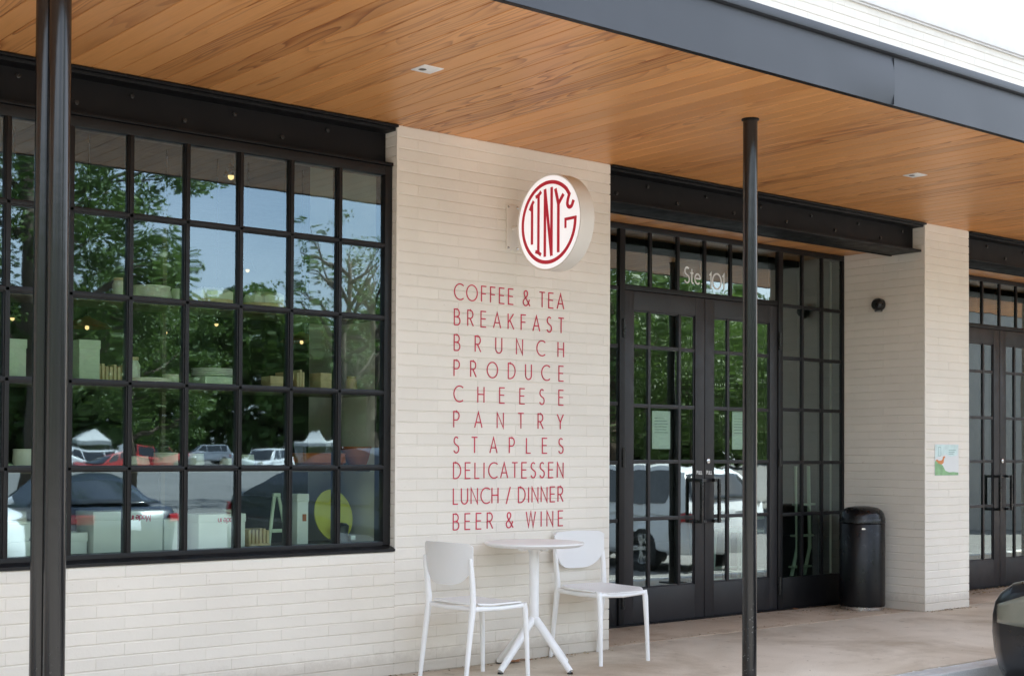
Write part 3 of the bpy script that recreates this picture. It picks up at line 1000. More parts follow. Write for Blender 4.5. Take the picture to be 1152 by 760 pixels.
make_chair('white outdoor chair below the big window, its slim back turned to the street', (4.860, -.395, 0), R(2.5))
make_chair('white outdoor chair standing against the brick wall beside the glass doors, facing the street', (5.932, -.270, 0), R(-91.5))
tb = thing('bistro_table', 'small round white pedestal table between the two white chairs', 'table', (5.360, -.297, 0))
b = MB(); b.lathe([(0, .718), (.268, .718), (.288, .727), (.296, .735), (.294, .742), (.285, .744), (0, .744)], 72)
b.build('tabletop', M['white'], tb, recalc=True)
b = MB(); b.tube([(0, 0, .26), (0, 0, .40), (0, 0, .70)], [.0285, .028, .029], 24)
b.build('column', M['white'], tb)
b = MB(); b.box(-.10, .10, -.017, .017, .700, .7175, .004); b.box(-.017, .017, -.10, .10, .697, .7165, .004); b.lathe([(.036, .685), (.036, .70)], 20)
for a in range(4):
    b.box(.075, .105, -.02, .02, .694, .7155, .003, Matrix.Rotation(R(90 * a), 4, 'Z'))
b.build('bracket', M['white'], tb)
for a in (-173, -83, 7, 97):
    c_, s_ = math.cos(R(a)), math.sin(R(a))
    b = MB(); b.tube([(c_ * .010, s_ * .010, .292), (c_ * .04, s_ * .04, .262), (c_ * .17, s_ * .17, .128), (c_ * .285, s_ * .285, .014)], [.024, .0245, .022, .0185], 14)
    lg = b.build('leg', M['white'], tb)
    b = MB(); b.lathe([(0, 0), (.017, 0), (.017, .008)], 14, cx=c_ * .283, cy=s_ * .283)
    b.build('foot_pad', M['hard'], lg, recalc=True)

# ------------------------------------------------------------------ litter bin
bn = thing('litter_bin', 'black cylindrical dome topped litter bin beside the entrance doors', 'bin', (9.515, .435, 0.0045), R(-140))
b = MB(); b.lathe([(.150, .030), (.181, .034), (.183, .05), (.183, .694), (.180, .698)], 64)
b.build('body', simple('bin_black', (.005, .005, .006), .33, var=.2, bump=.05, spec=.35), bn, recalc=True)
b = MB(); b.lathe([(.180, .700), (.1845, .703), (.1845, .735), (.176, .775), (.158, .805), (.125, .826), (.06, .838), (0, .840)], 64)
dm = b.build('dome_lid', simple('bin_lid_black', (.005, .005, .006), .28, var=.2, spec=.4), bn, recalc=True)
b = MB(); b.shell(lambda u, v_: ((.1865 - .045 * v_ ** 2) * math.cos((u - .5) * 1.7), (.1865 - .045 * v_ ** 2) * math.sin((u - .5) * 1.7), .712 + .085 * v_), 14, 6, .004)
b.build('flap', M['hard'], dm)
b = MB(); b.lathe([(.165, .0), (.176, .002), (.176, .028), (.16, .030)], 64)
b.build('base_ring', M['chrome'], bn, recalc=True)
b = MB(); b.shell(lambda u, v_: (.1838 * math.cos((u - .5) * .16), .1838 * math.sin((u - .5) * .16), .655 + .013 * v_), 4, 2, .001)
b.build('badge', M['chrome'], bn)

# ------------------------------------------------------------------ wall light on the pier
wl = thing('wall_light', 'small black dome shaped wall light high on the side of the brick pier', 'light', (X3, .414, 2.505))
b = MB(); b.lathe([(.036, -.001), (.036, -.012), (.030, -.014)], 28, mtx=Matrix.Rotation(R(90), 4, 'Y'))
b.build('back_plate', M['hard'], wl, recalc=True)
b = MB(); b.lathe([(.030, -.013), (.050, -.018), (.054, -.05), (.050, -.075), (.036, -.094), (0, -.10)], 32, mtx=Matrix.Rotation(R(90), 4, 'Y'))
b.build('hood', M['hard'], wl, recalc=True)
b = MB(); b.lathe([(0, -.052), (.030, -.050), (.034, -.040), (.02, -.03)], 20, mtx=Matrix.Translation((-.045, 0, -.01)))
b.build('lens', simple('lamp_lens', (.1, .1, .1), .15), wl, recalc=True)

# ------------------------------------------------------------------ poster
po = thing('poster', 'small poster with a green hill and an orange bird stuck on the white pier', 'poster', (10.055, 0, 1.225))
PW, PH = .170, .128
b = MB(); b.box(-PW, PW, -.0028, -.0014, -PH, PH)
b.build('sheet', simple('poster_paper', (.74, .76, .75), .5, var=.02), po)
fp = lambda x, z, h: (x, -.0028 - h, z)
def patch(b, pts, h):
    b.face([b.v(fp(x * PW, z * PH, h)) for x, z in pts])
b = MB(); patch(b, [(-.96, .96), (.96, .96), (.90, .30), (.3, .2), (-.1, .35), (-.96, .12)], .0004)
b.build('sky_print', simple('poster_blue', (.62, .77, .75), .5, var=.12, nscale=14), po, sharp=0, recalc=True)
b = MB(); patch(b, [(-.99, -.99), (.97, -.99), (.97, -.82), (.55, -.78), (.2, -.80), (-.12, -.70), (-.35, -.35), (-.6, -.2), (-.9, -.05), (-.99, -.1)], .0006)
b.build('hill_print', simple('poster_green', (.24, .45, .22), .5, var=.2, nscale=16), po, sharp=0, recalc=True)
b = MB(); patch(b, [(-.95, -.02), (-.72, -.22), (-.45, -.30), (-.28, -.2), (-.24, .02), (-.2, .12), (-.12, .14), (-.2, .24), (-.32, .20), (-.36, .06), (-.45, -.04), (-.66, -.06), (-.8, .02)], .0009)
b.build('bird_print', simple('poster_orange', (.66, .23, .06), .5, var=.1), po, sharp=0, recalc=True)
b = MB()
for r_ in range(3):
    b.ribbon([(.15 * PW, (.62 - .12 * r_) * PH), ((.75 - .1 * r_) * PW, (.62 - .12 * r_) * PH)], .006, fp, .0008)
b.ribbon([(-.70 * PW, .8 * PH), (-.5 * PW, .8 * PH), (-.5 * PW, .25 * PH), (-.70 * PW, .25 * PH), (-.70 * PW, .8 * PH)], .004, fp, .0007)
b.build('line_print', simple('poster_teal', (.30, .46, .44), .5), po, sharp=0, recalc=True)

# ------------------------------------------------------------------ fallen leaves
M['dry'] = simple('dry_leaf', (.30, .13, .05), .7, var=.4, nscale=30)
def dry_leaf(loc, rz, label, size=1.0):
    b = MB()
    L = .055 * size
    def f(u, v_):
        a = u * 2 - 1; c = v_ * 2 - 1
        w = (1 - abs(a) ** 1.6) * .42 * (1 + .35 * math.sin(a * 9))
        return (a * L, c * L * w, .004 + .010 * abs(c) * w + .008 * abs(a) * size)
    b.shell(f, 12, 4, .0008)
    o = b.build('dry_leaf', M['dry'])
    o.location = loc; o.rotation_euler = (0, 0, rz)
    tag(o, label, 'leaf', 'dry leaves on the paving')
dry_leaf((5.42, -.045, 0), .3, 'larger curled brown leaf on the paving at the wall foot behind the table', 1.2)
dry_leaf((5.53, -.035, 0), 2.2, 'smaller brown leaf nearer the doors at the wall foot behind the table', .8)
dry_leaf((9.02, .72, .005), 1.0, 'orange brown leaf lying at the foot of the glass doors', .8)

# crumbs of leaf and grit gathered along the wall feet
b = MB(); rr = random.Random(21)
def crumbs(n, x0, x1, y0, y1, z, big=1.0):
    for _ in range(n):
        x, y, a = rr.uniform(x0, x1), y0 + (y1 - y0) * rr.random() ** 1.8, rr.uniform(0, PI)
        L = rr.uniform(.004, .013) * big; W_ = L * rr.uniform(.3, .7); h = z + rr.uniform(.001, .006)
        c_, s_ = math.cos(a), math.sin(a)
        P = [(L, 0), (0, W_), (-L, 0), (0, -W_)]
        q = [b.v((x + c_ * p - s_ * q_, y + s_ * p + c_ * q_, h + rr.uniform(0, .006) * big)) for p, q_ in P]
        b.t = rr.random(); b.face([q[0], q[1], q[2]]); b.face([q[0], q[2], q[3]])
crumbs(160, X1 - 1.0, X2, -.006, -.07, 0.0); crumbs(120, X3 - .9, X3 - .02, .62, .12, 0.0045)
crumbs(90, X3, X4, -.006, -.08, 0.0); crumbs(260, X4 + .05, 13.5, .745, .45, 0.0045, 1.9); crumbs(110, X2 + .1, X3, .745, .60, 0.0045)
crumbs(70, 6.2, 9.6, .15, .06, 0.002); crumbs(60, 4.5, 9.5, -1.6, -.2, 0.0, .6)
m, nt, out = new_mat('leaf_crumbs'); tone = nt.nodes.new('ShaderNodeAttribute'); tone.attribute_name = 'tone'
bsdf(nt, out, ramp(nt, tone.outputs['Fac'], [(0.0, (.07, .04, .02)), (0.6, (.26, .16, .07)), (1.0, (.50, .38, .22))]), .85)
tag(b.build('leaf_litter', m, sharp=0), 'leaf crumbs and grit gathered along the wall feet and thresholds', 'litter', kind='stuff')

# ------------------------------------------------------------------ notices taped inside the door glass
M['paper'] = simple('paper', (.80, .82, .80), .7, var=.02)
M['ink'] = simple('faint_print', (.35, .38, .38), .7)
def notice(x0, x1, z0, z1, label):
    t = thing('paper_notice', label, 'notice', ((x0 + x1) / 2, DY + .040, (z0 + z1) / 2), 0, 'paper notices on the doors')
    w, h = (x1 - x0) / 2, (z1 - z0) / 2
    b = MB(); b.box(-w, w, 0, .001, -h, h); b.build('sheet', M['paper'], t)
    b = MB()
    for k in range(6):
        b.ribbon([(-w * .75, h * (.62 - .15 * k)), (w * random.uniform(.3, .78), h * (.62 - .15 * k))], .005, lambda x, z, q: (x, -.0004 - q, z), .0004)
    b.build('print', M['ink'], t, recalc=True)
notice(7.478, 7.672, 1.30, 1.585, 'white paper notice in the middle pane of the door nearer the table')
notice(8.372, 8.545, 1.30, 1.60, 'white paper notice in the door nearer the bin, partly behind the slim column')

# ------------------------------------------------------------------ things seen inside the shop
M['cbox'] = simple('white_carton', (.84, .85, .80), .6, var=.04)
M['cream'] = simple('cream_ceramic', (.78, .74, .62), .35, var=.06)
M['terra'] = simple('terracotta', (.46, .13, .045), .7, var=.15)
M['lime'] = simple('lime_enamel', (.60, .58, .07), .35, var=.06)
M['oak'] = simple('pale_wood', (.66, .50, .28), .55, var=.15, nscale=14)
M['green'] = simple('sage_plastic', (.56, .64, .48), .4, var=.08)
M['darkw'] = simple('dark_gadget', (.02, .02, .022), .3)
M['paleg'] = simple('pale_wrap', (.74, .76, .62), .3, var=.12)
M['shelf'] = simple('shelf_wood', (.10, .075, .05), .5, var=.2)
M['maroon'] = simple('maroon_cloth', (.10, .012, .018), .8, var=.2)
IY = .35
sh = thing('display_shelf', 'dark display shelving standing inside the big window', 'shelf', (0, 0, 0))
for z, nm in ((.742, 1), (1.176, 1), (1.612, 1), (2.045, 1)):
    b = MB(); b.box(1.0, 4.53, .20, .56, z - .022, z, .002); b.build('shelf_board', M['shelf'], sh)
for x in (1.0, 2.25, 3.40, 4.53):
    b = MB(); b.box(x - .012, x + .012, .53, .56, 0, 2.6); b.build('upright', M['shelf'], sh)
SZ = [.743, 1.177, 1.613, 2.046]
ui = lambda x, z, q: (x, -q, z)

def item(name, label, cat, x, lev, y=IY, group='goods on the window shelves'):
    return thing(name, label, cat, (x, y, SZ[lev] + .001), 0, group)

def carton(x0, x1, lev, h, label, mat='cbox', dp=.11, text=None, tape=True, name='carton', cat='box', y=IY):
    t = item(name, label, cat, (x0 + x1) / 2, lev, y)
    w = (x1 - x0) / 2
    b = MB(); b.box(-w, w, -dp, dp, 0, h - .004, .004); b.build('box_body', M[mat], t)
    b = MB(); b.box(-w - .003, w + .003, -dp - .003, dp + .003, h - .045, h, .003); ld = b.build('lid', M[mat], t)
    if text:
        b = MB(); yy = -dp - .0036
        # printed upside down, as the box stands on its head
        strokes_text(b, text, 0, 0, .030, lambda x, z, q: (w * .62 - x, yy - q, h - .05 - z + .028), .0045, adv=.14)
        b.build('print', M['letter'], t, recalc=True)
    return t
def bowl(x, r, lev, h, label, mat='cream', y=IY, cat='bowl', name='bowl', foot=.55):
    t = item(name, label, cat, x, lev, y)
    b = MB(); b.lathe([(0, 0), (r * foot, 0), (r * (foot + .25), h * .35), (r, h - .004), (r * .98, h), (r * .93, h - .003), (r * .6, h * .3), (0, h * .2)], 36)
    b.build('vessel', M[mat], t, recalc=True)
    b = MB(); b.lathe([(r * .985, h - .010), (r * 1.03, h - .006), (r * 1.03, h + .001), (r * .97, h + .002)], 36); b.build('rim', M[mat], t, recalc=True)
    return t
def jar(x, r, lev, h, label, mat='paleg', lid='oak', y=IY, name='jar', cat='jar'):
    t = item(name, label, cat, x, lev, y)
    b = MB(); b.lathe([(0, 0), (r * .9, 0), (r, h * .1), (r, h * .72), (r * .8, h * .84), (r * .75, h * .88), (0, h * .88)], 28); b.build('vessel', M[mat], t, recalc=True)
    b = MB(); b.lathe([(r * .82, h * .885), (r * .84, h * .9), (r * .84, h), (0, h)], 28); b.build('lid', M[lid], t, recalc=True)
    return t
def rack(x0, x1, lev, h, n, label, mat='oak', name='wooden_rack', cat='rack'):
    t = item(name, label, cat, (x0 + x1) / 2, lev)
    w = (x1 - x0) / 2
    b = MB(); b.box(-w, w, -.06, .06, 0, .014, .002); b.build('base', M[mat], t)
    b = MB(); b.box(-w, w, .045, .058, .015, h * .9, .002); b.build('back_board', M[mat], t)
    for k in range(n):
        xx = -w + .008 + (2 * w - .016) * k / (n - 1)
        hh = h * random.uniform(.8, 1)
        b = MB(); b.box(xx - .007, xx + .007, -.05, .04, .0145, hh, .002); b.build('slat', M[mat], t)
    return t
carton(2.885, 3.262, 0, .214, 'biggest white carton low in the window, printed upside down in red', text='Made in')
carton(3.285, 3.40, 0, .165, 'narrow white carton low in the window between two big printed cartons', dp=.08)
carton(3.468, 3.745, 0, .186, 'white carton with upside down red print left of a bundle of sticks', text='Made in')
carton(2.73, 2.868, 0, .11, 'small low white carton at the left foot of the biggest printed carton', dp=.07)
carton(2.36, 2.60, 0, .075, 'flat white carton under a white loaf tub beyond the nearest column')
t = thing('loaf_tub', 'white oval loaf tub on a flat carton beyond the nearest column', 'tub', (2.50, IY, SZ[0] + .0765), 0, 'goods on the window shelves')
b = MB(); b.lathe([(0, 0), (.085, 0), (.105, .06), (.110, .085), (.10, .085), (.08, .01), (0, .01)], 32, mtx=Matrix.Diagonal((1.1, .8, 1, 1))); b.build('vessel', M['cbox'], t, recalc=True)
b = MB(); b.lathe([(.108, .083), (.115, .086), (.115, .094), (.10, .095)], 32, mtx=Matrix.Diagonal((1.1, .8, 1, 1))); b.build('rim', M['cbox'], t, recalc=True)
jar(3.775, .05, 0, .20, 'rounded pale canister behind the sticks low in the window', 'paleg', 'paleg', y=.47, name='canister', cat='canister')
rack(3.80, 3.93, 0, .105, 6, 'short wooden rack of upright sticks low in the window')
# small A-frame easel
t = item('display_easel', 'small pale A shaped easel low in the window', 'easel', 4.00, 0)
b = MB(); b.tube([(-.062, -.03, 0), (-.012, 0, .285)], .010, 8); b.build('leg', M['green'], t)
b = MB(); b.tube([(.062, -.03, 0), (.012, 0, .285)], .010, 8); b.build('leg', M['green'], t)
b = MB(); b.tube([(0, .09, 0), (0, .01, .275)], .008, 8); b.build('leg', M['green'], t)
b = MB(); b.box(-.045, .045, -.035, -.02, .07, .09, .002); b.box(-.022, .022, -.012, .012, .27, .29, .002); b.build('ledge', M['green'], t)
t = carton(4.108, 4.18, 0, .285, 'tall narrow white carton with an orange print beside the lime dish', dp=.05)
b = MB(); b.box(-.004, .02, -.0545, -.0535, .13, .17); b.build('print', M['terra'], t)
# lime dish leaning on its stand
t = item('lime_dish', 'big round lime dish leaning on a dark stand in the lower window corner', 'dish', 4.355, 0, .33)
mt_ = Matrix.Translation((0, 0, .155)) @ Matrix.Rotation(R(78), 4, 'X') @ Matrix.Rotation(R(12), 4, 'Y')
b = MB(); b.lathe([(0, -.012), (.10, -.012), (.138, .004), (.150, .012), (.150, .018), (.136, .012), (.10, -.004), (0, -.004)], 56, mtx=mt_); b.build('dish', M['lime'], t, recalc=True)
b = MB(); b.lathe([(.020, 0), (.060, 0), (.055, .02), (.040, .05), (.046, .10), (.03, .115), (0, .12)], 28, cx=.01, cy=-.085); b.build('stand', M['darkw'], t, recalc=True)
b = MB(); b.box(.045, .075, -.135, -.131, .02, .045); b.build('tag', M['paper'], t)
# second shelf
bowl(2.42, .045, 1, .085, 'cream cup on the second shelf beyond the nearest column, left of two', cat='cup', name='cup', foot=.8)
bowl(2.565, .050, 1, .095, 'taller cream cup on the second shelf beyond the nearest column, right of two', cat='cup', name='cup', foot=.8)
bowl(3.16, .062, 1, .060, 'low cream crock on the second shelf left of a wider crock', foot=.9, name='crock', cat='crock')
bowl(3.345, .078, 1, .080, 'wide cream crock on the second shelf, the largest of the cream crocks', foot=.9, name='crock', cat='crock')
bowl(3.505, .04, 1, .075, 'slim cream crock on the second shelf right of the widest crock', foot=.9, name='crock', cat='crock')
bowl(3.70, .045, 1, .050, 'squat cream pot on the second shelf under the stack of plates', foot=.9, name='pot', cat='pot')
bowl(3.81, .04, 1, .070, 'small pale pot on the second shelf just left of a white pickup reflection', 'paleg', foot=.9, name='pot', cat='pot')
bowl(4.27, .155, 1, .080, 'wide shallow terracotta planter on the second shelf', 'terra', cat='planter', name='planter', foot=.8)
bowl(4.545, .105, 1, .118, 'flared terracotta pot on the second shelf at the window edge', 'terra', cat='planter', name='planter', foot=.45)
# third shelf
carton(2.81, 2.918, 2, .215, 'tall pale carton on the third shelf right of the nearest column', 'green', .09)
carton(2.43, 2.54, 2, .20, 'tall pale carton on the third shelf left of the nearest column', 'green', .09)
rack(2.925, 3.092, 2, .105, 8, 'long rack of upright boards on the third shelf')
jar(3.165, .05, 2, .15, 'round pale glass jar on the third shelf beside a rack of boards', y=.44)
bowl(3.215, .115, 2, .034, 'flat cream dish on the third shelf in front of a round jar', foot=.8, y=.33, cat='dish', name='flat_dish')
bowl(3.36, .05, 2, .06, 'small cream bowl on the third shelf right of the flat dish')
t = carton(3.50, 3.71, 2, .055, 'flat pale carton under the stacked plates on the third shelf', 'green')
t = thing('plate_stack', 'stack of wide white plates on a flat carton on the third shelf', 'plates', (3.605, IY, SZ[2] + .057), 0, 'goods on the window shelves')
for k in range(4):
    b = MB(); z = .010 * k
    b.lathe([(0, z), (.07, z), (.12, z + .012), (.121, z + .015), (.07, z + .004), (0, z + .004)], 40); b.build('plate', M['cbox'], t, recalc=True)
carton(3.93, 4.01, 2, .075, 'small brown carton on the third shelf left of a wooden block', 'oak', .05)
carton(4.02, 4.075, 2, .10, 'slim brown carton on the third shelf next to a smaller brown carton', 'oak', .05)
rack(4.10, 4.15, 2, .125, 3, 'narrow rack of three tall boards on the third shelf')
carton(4.25, 4.375, 2, .105, 'broad brown paper carton on the third shelf', 'oak', .06)
jar(4.495, .034, 2, .095, 'small amber jar on the third shelf at the window edge', 'oak', 'oak')
# top shelf
jar(3.058, .036, 3, .12, 'slim clear jar on the top shelf')
bowl(3.235, .098, 3, .088, 'wide pale glass tub on the top shelf right of a slim jar', 'paleg', foot=.85, name='glass_tub', cat='tub')
jar(3.385, .034, 3, .10, 'ribbed dark green canister on the top shelf', 'green', 'darkw', name='canister', cat='canister')
def wrapped(x, w, label):
    t = item('gift_basket', label, 'basket', x, 3)
    b = MB()
    b.lathe([(0, 0), (w * .85, 0), (w, .035), (w * .98, .045), (0, .04)], 28, mtx=Matrix.Diagonal((1, .7, 1, 1))); b.build('basket', M['oak'], t, recalc=True)
    b = MB(); rr = random.Random(int(x * 100))
    n = 28; ring = [[], [], []]
    for k in range(n):
        a = 2 * PI * k / n
        for i, (f, z) in enumerate(((.97, .046), (.90, .085), (.5, .105))):
            q = f * w * (1 + .06 * math.sin(k * 2.7 + i)) 
            ring[i].append(b.v((q * math.cos(a), q * .7 * math.sin(a), z + .007 * math.sin(k * 1.9 + i) * (i > 0))))
    for i in range(2):
        for k in range(n):
            b.face([ring[i][k], ring[i][(k + 1) % n], ring[i + 1][(k + 1) % n], ring[i + 1][k]], True)
    b.face(ring[2]); b.build('wrapping', M['paleg'], t, recalc=True)
wrapped(3.60, .135, 'pale wrapped basket on the top shelf, nearer the street end')
wrapped(3.93, .145, 'wider pale wrapped basket on the top shelf, nearer the lettered pillar')
# pendant lamps
def pendant(px, py, pz, big, label):
    t = thing('pendant_lamp', label, 'lamp', (px, py, pz), 0, 'lit pendant lamps inside the shop')
    b = MB(); b.tube([(0, 0, .08), (0, 0, 3.49 - pz)], .006, 6); b.build('cord', M['hard'], t)
    r = .17 if big else .06
    b = MB(); b.lathe([(.022, .08), (.03, .07), (r * .8, .03), (r, .0), (r * .95, .0), (.03, .05)], 28); b.build('lamp_shade', M['terra' if big else 'hard'], t, recalc=True)
    q = 1.0 if pz > 3 else .6
    b = MB(); b.lathe([(0, -.028 * q), (.019 * q, -.018 * q), (.025 * q, 0), (.018 * q, .02 * q), (0, .025 * q)], 16); b.build('bulb', M['bulb'], t, recalc=True)
for px, py, pz, bg, lb in ((5.118, 3.0, 3.36, 0, 'lit bulb close to the ceiling seen through the top of the window'), (5.277, 3.02, 2.66, 0, 'lit bulb hanging second from the top behind the window'),
                           (4.59, 3.0, 2.14, 0, 'lit bulb hanging above the white crocks'), (5.032, 3.05, 2.23, 0, 'lit bulb hanging above the stacked plates'),
                           (3.46, 3.0, 2.17, 0, 'lit bulb behind the nearest column'), (3.95, 2.9, 2.13, 1, 'wide copper pendant lamp over the pale cartons'), (5.75, 3.0, 2.13, 1, 'wide copper pendant lamp over the slim boards')):
    pendant(px, py, pz, bg, lb)
# folding step frame and cafe counter behind the right sidelight
t = thing('step_frame', 'pale folded step frame leaning inside the sidelight near the bin', 'step ladder', (9.72, 1.12, 0))
for dx in (-.11, .06):
    b = MB(); b.tube([(dx - .02, .16, .0), (dx + .05, .10, .45), (dx + .03 - .1, .02, 1.16)], [.018, .017, .016], 10); b.build('leg', M['green'], t)
for z in (.28, .55, .82):
    b = MB(); b.box(-.12, .12, .10 - z * .07, .17 - z * .07, z, z + .018, .003); b.build('step', M['green'], t)
t = thing('side_table', 'pale round table just inside the doors beside the step frame', 'table', (9.35, 1.75, 0))
b = MB(); b.lathe([(0, .70), (.33, .70), (.34, .715), (.33, .73), (0, .73)], 48); b.build('tabletop', M['green'], t, recalc=True)
b = MB(); b.tube([(0, 0, .03), (0, 0, .70)], .03, 16); b.build('column', M['green'], t)
b = MB(); b.lathe([(.03, .0), (.22, .0), (.20, .02), (.03, .04)], 32); b.build('base', M['green'], t, recalc=True)
t = thing('wire_basket_stand', 'low pale stand with curved rails inside the right hand door', 'stand', (8.95, 1.25, 0))
for z in (.10, .20, .30):
    b = MB(); b.tube([(.24 * math.cos(2 * PI * k / 24), .24 * math.sin(2 * PI * k / 24), z) for k in range(25)], .010, 8); b.build('rail', M['cbox'], t)
for k in range(4):
    a = PI / 4 + k * PI / 2
    b = MB(); b.tube([(.24 * math.cos(a), .24 * math.sin(a), 0), (.20 * math.cos(a), .20 * math.sin(a), .62)], .012, 8); b.build('leg', M['cbox'], t)
b = MB(); b.lathe([(0, .62), (.22, .62), (.22, .64), (0, .64)], 32); b.build('tray', M['cbox'], t, recalc=True)

# ------------------------------------------------------------------ cars in the lot (one stands at the kerb, the rest show in the glass)
def paint(name, c, metal=0.0):
    return simple(name, c, .30, metal, var=.05, nscale=3, coat=.35, rvar=.04)
M['p_black'] = paint('car_black', (.010, .011, .014)); M['p_white'] = paint('car_white', (.72, .73, .74)); M['p_pale'] = paint('car_pale_white', (.60, .62, .64)); M['p_red'] = paint('car_red', (.42, .03, .022))
M['p_silver'] = paint('car_silver', (.36, .38, .41), .4); M['p_navy'] = paint('car_navy', (.014, .02, .035))
M['cglass'] = simple('car_glass', (.012, .015, .018), .06, spec=.8, rvar=.02)
M['tyre'] = simple('tyre', (.018, .018, .018), .8); M['rim'] = simple('alloy', (.50, .51, .52), .3, .8)
M['lens'] = simple('clear_lamp', (.24, .24, .19), .12, spec=.7); M['tail'] = simple('red_lamp', (.40, .02, .025), .15)
M['plate'] = simple('plate', (.6, .62, .64), .5)
SPEC = {
 'sedan': dict(L=2.40, W=.91, wb=1.40, r=.33, low=[(2.26, .20), (2.34, .26), (2.385, .36), (2.40, .46), (2.395, .55), (2.365, .62), (2.30, .675), (2.16, .735), (1.65, .85), (1.05, .935), (-1.62, .985), (-2.18, 1.01), (-2.36, .93), (-2.40, .62), (-2.30, .24)],
               g=[(1.12, .92), (.30, 1.375), (-.10, 1.435), (-.75, 1.41), (-1.80, .985)], wt=.57, split=-.18),
 'suv': dict(L=2.35, W=.94, wb=1.36, r=.36, low=[(2.22, .26), (2.32, .40), (2.34, .70), (2.26, .92), (2.05, 1.0), (1.20, 1.08), (-2.05, 1.12), (-2.30, 1.08), (-2.37, .72), (-2.36, .45), (-2.22, .30)],
             g=[(1.28, 1.06), (.50, 1.58), (.0, 1.66), (-1.70, 1.65), (-1.98, 1.58), (-2.26, 1.10)], wt=.66, split=-.12),
 'pickup': dict(L=2.80, W=.98, wb=1.75, r=.39, low=[(2.68, .36), (2.78, .50), (2.80, .95), (2.70, 1.08), (1.45, 1.17), (-.70, 1.18), (-.72, 1.14), (-2.72, 1.14), (-2.80, 1.10), (-2.80, .50), (-2.74, .40)],
                g=[(1.55, 1.15), (.85, 1.76), (.3, 1.82), (-.50, 1.80), (-.68, 1.18)], wt=.66, split=.25),
}
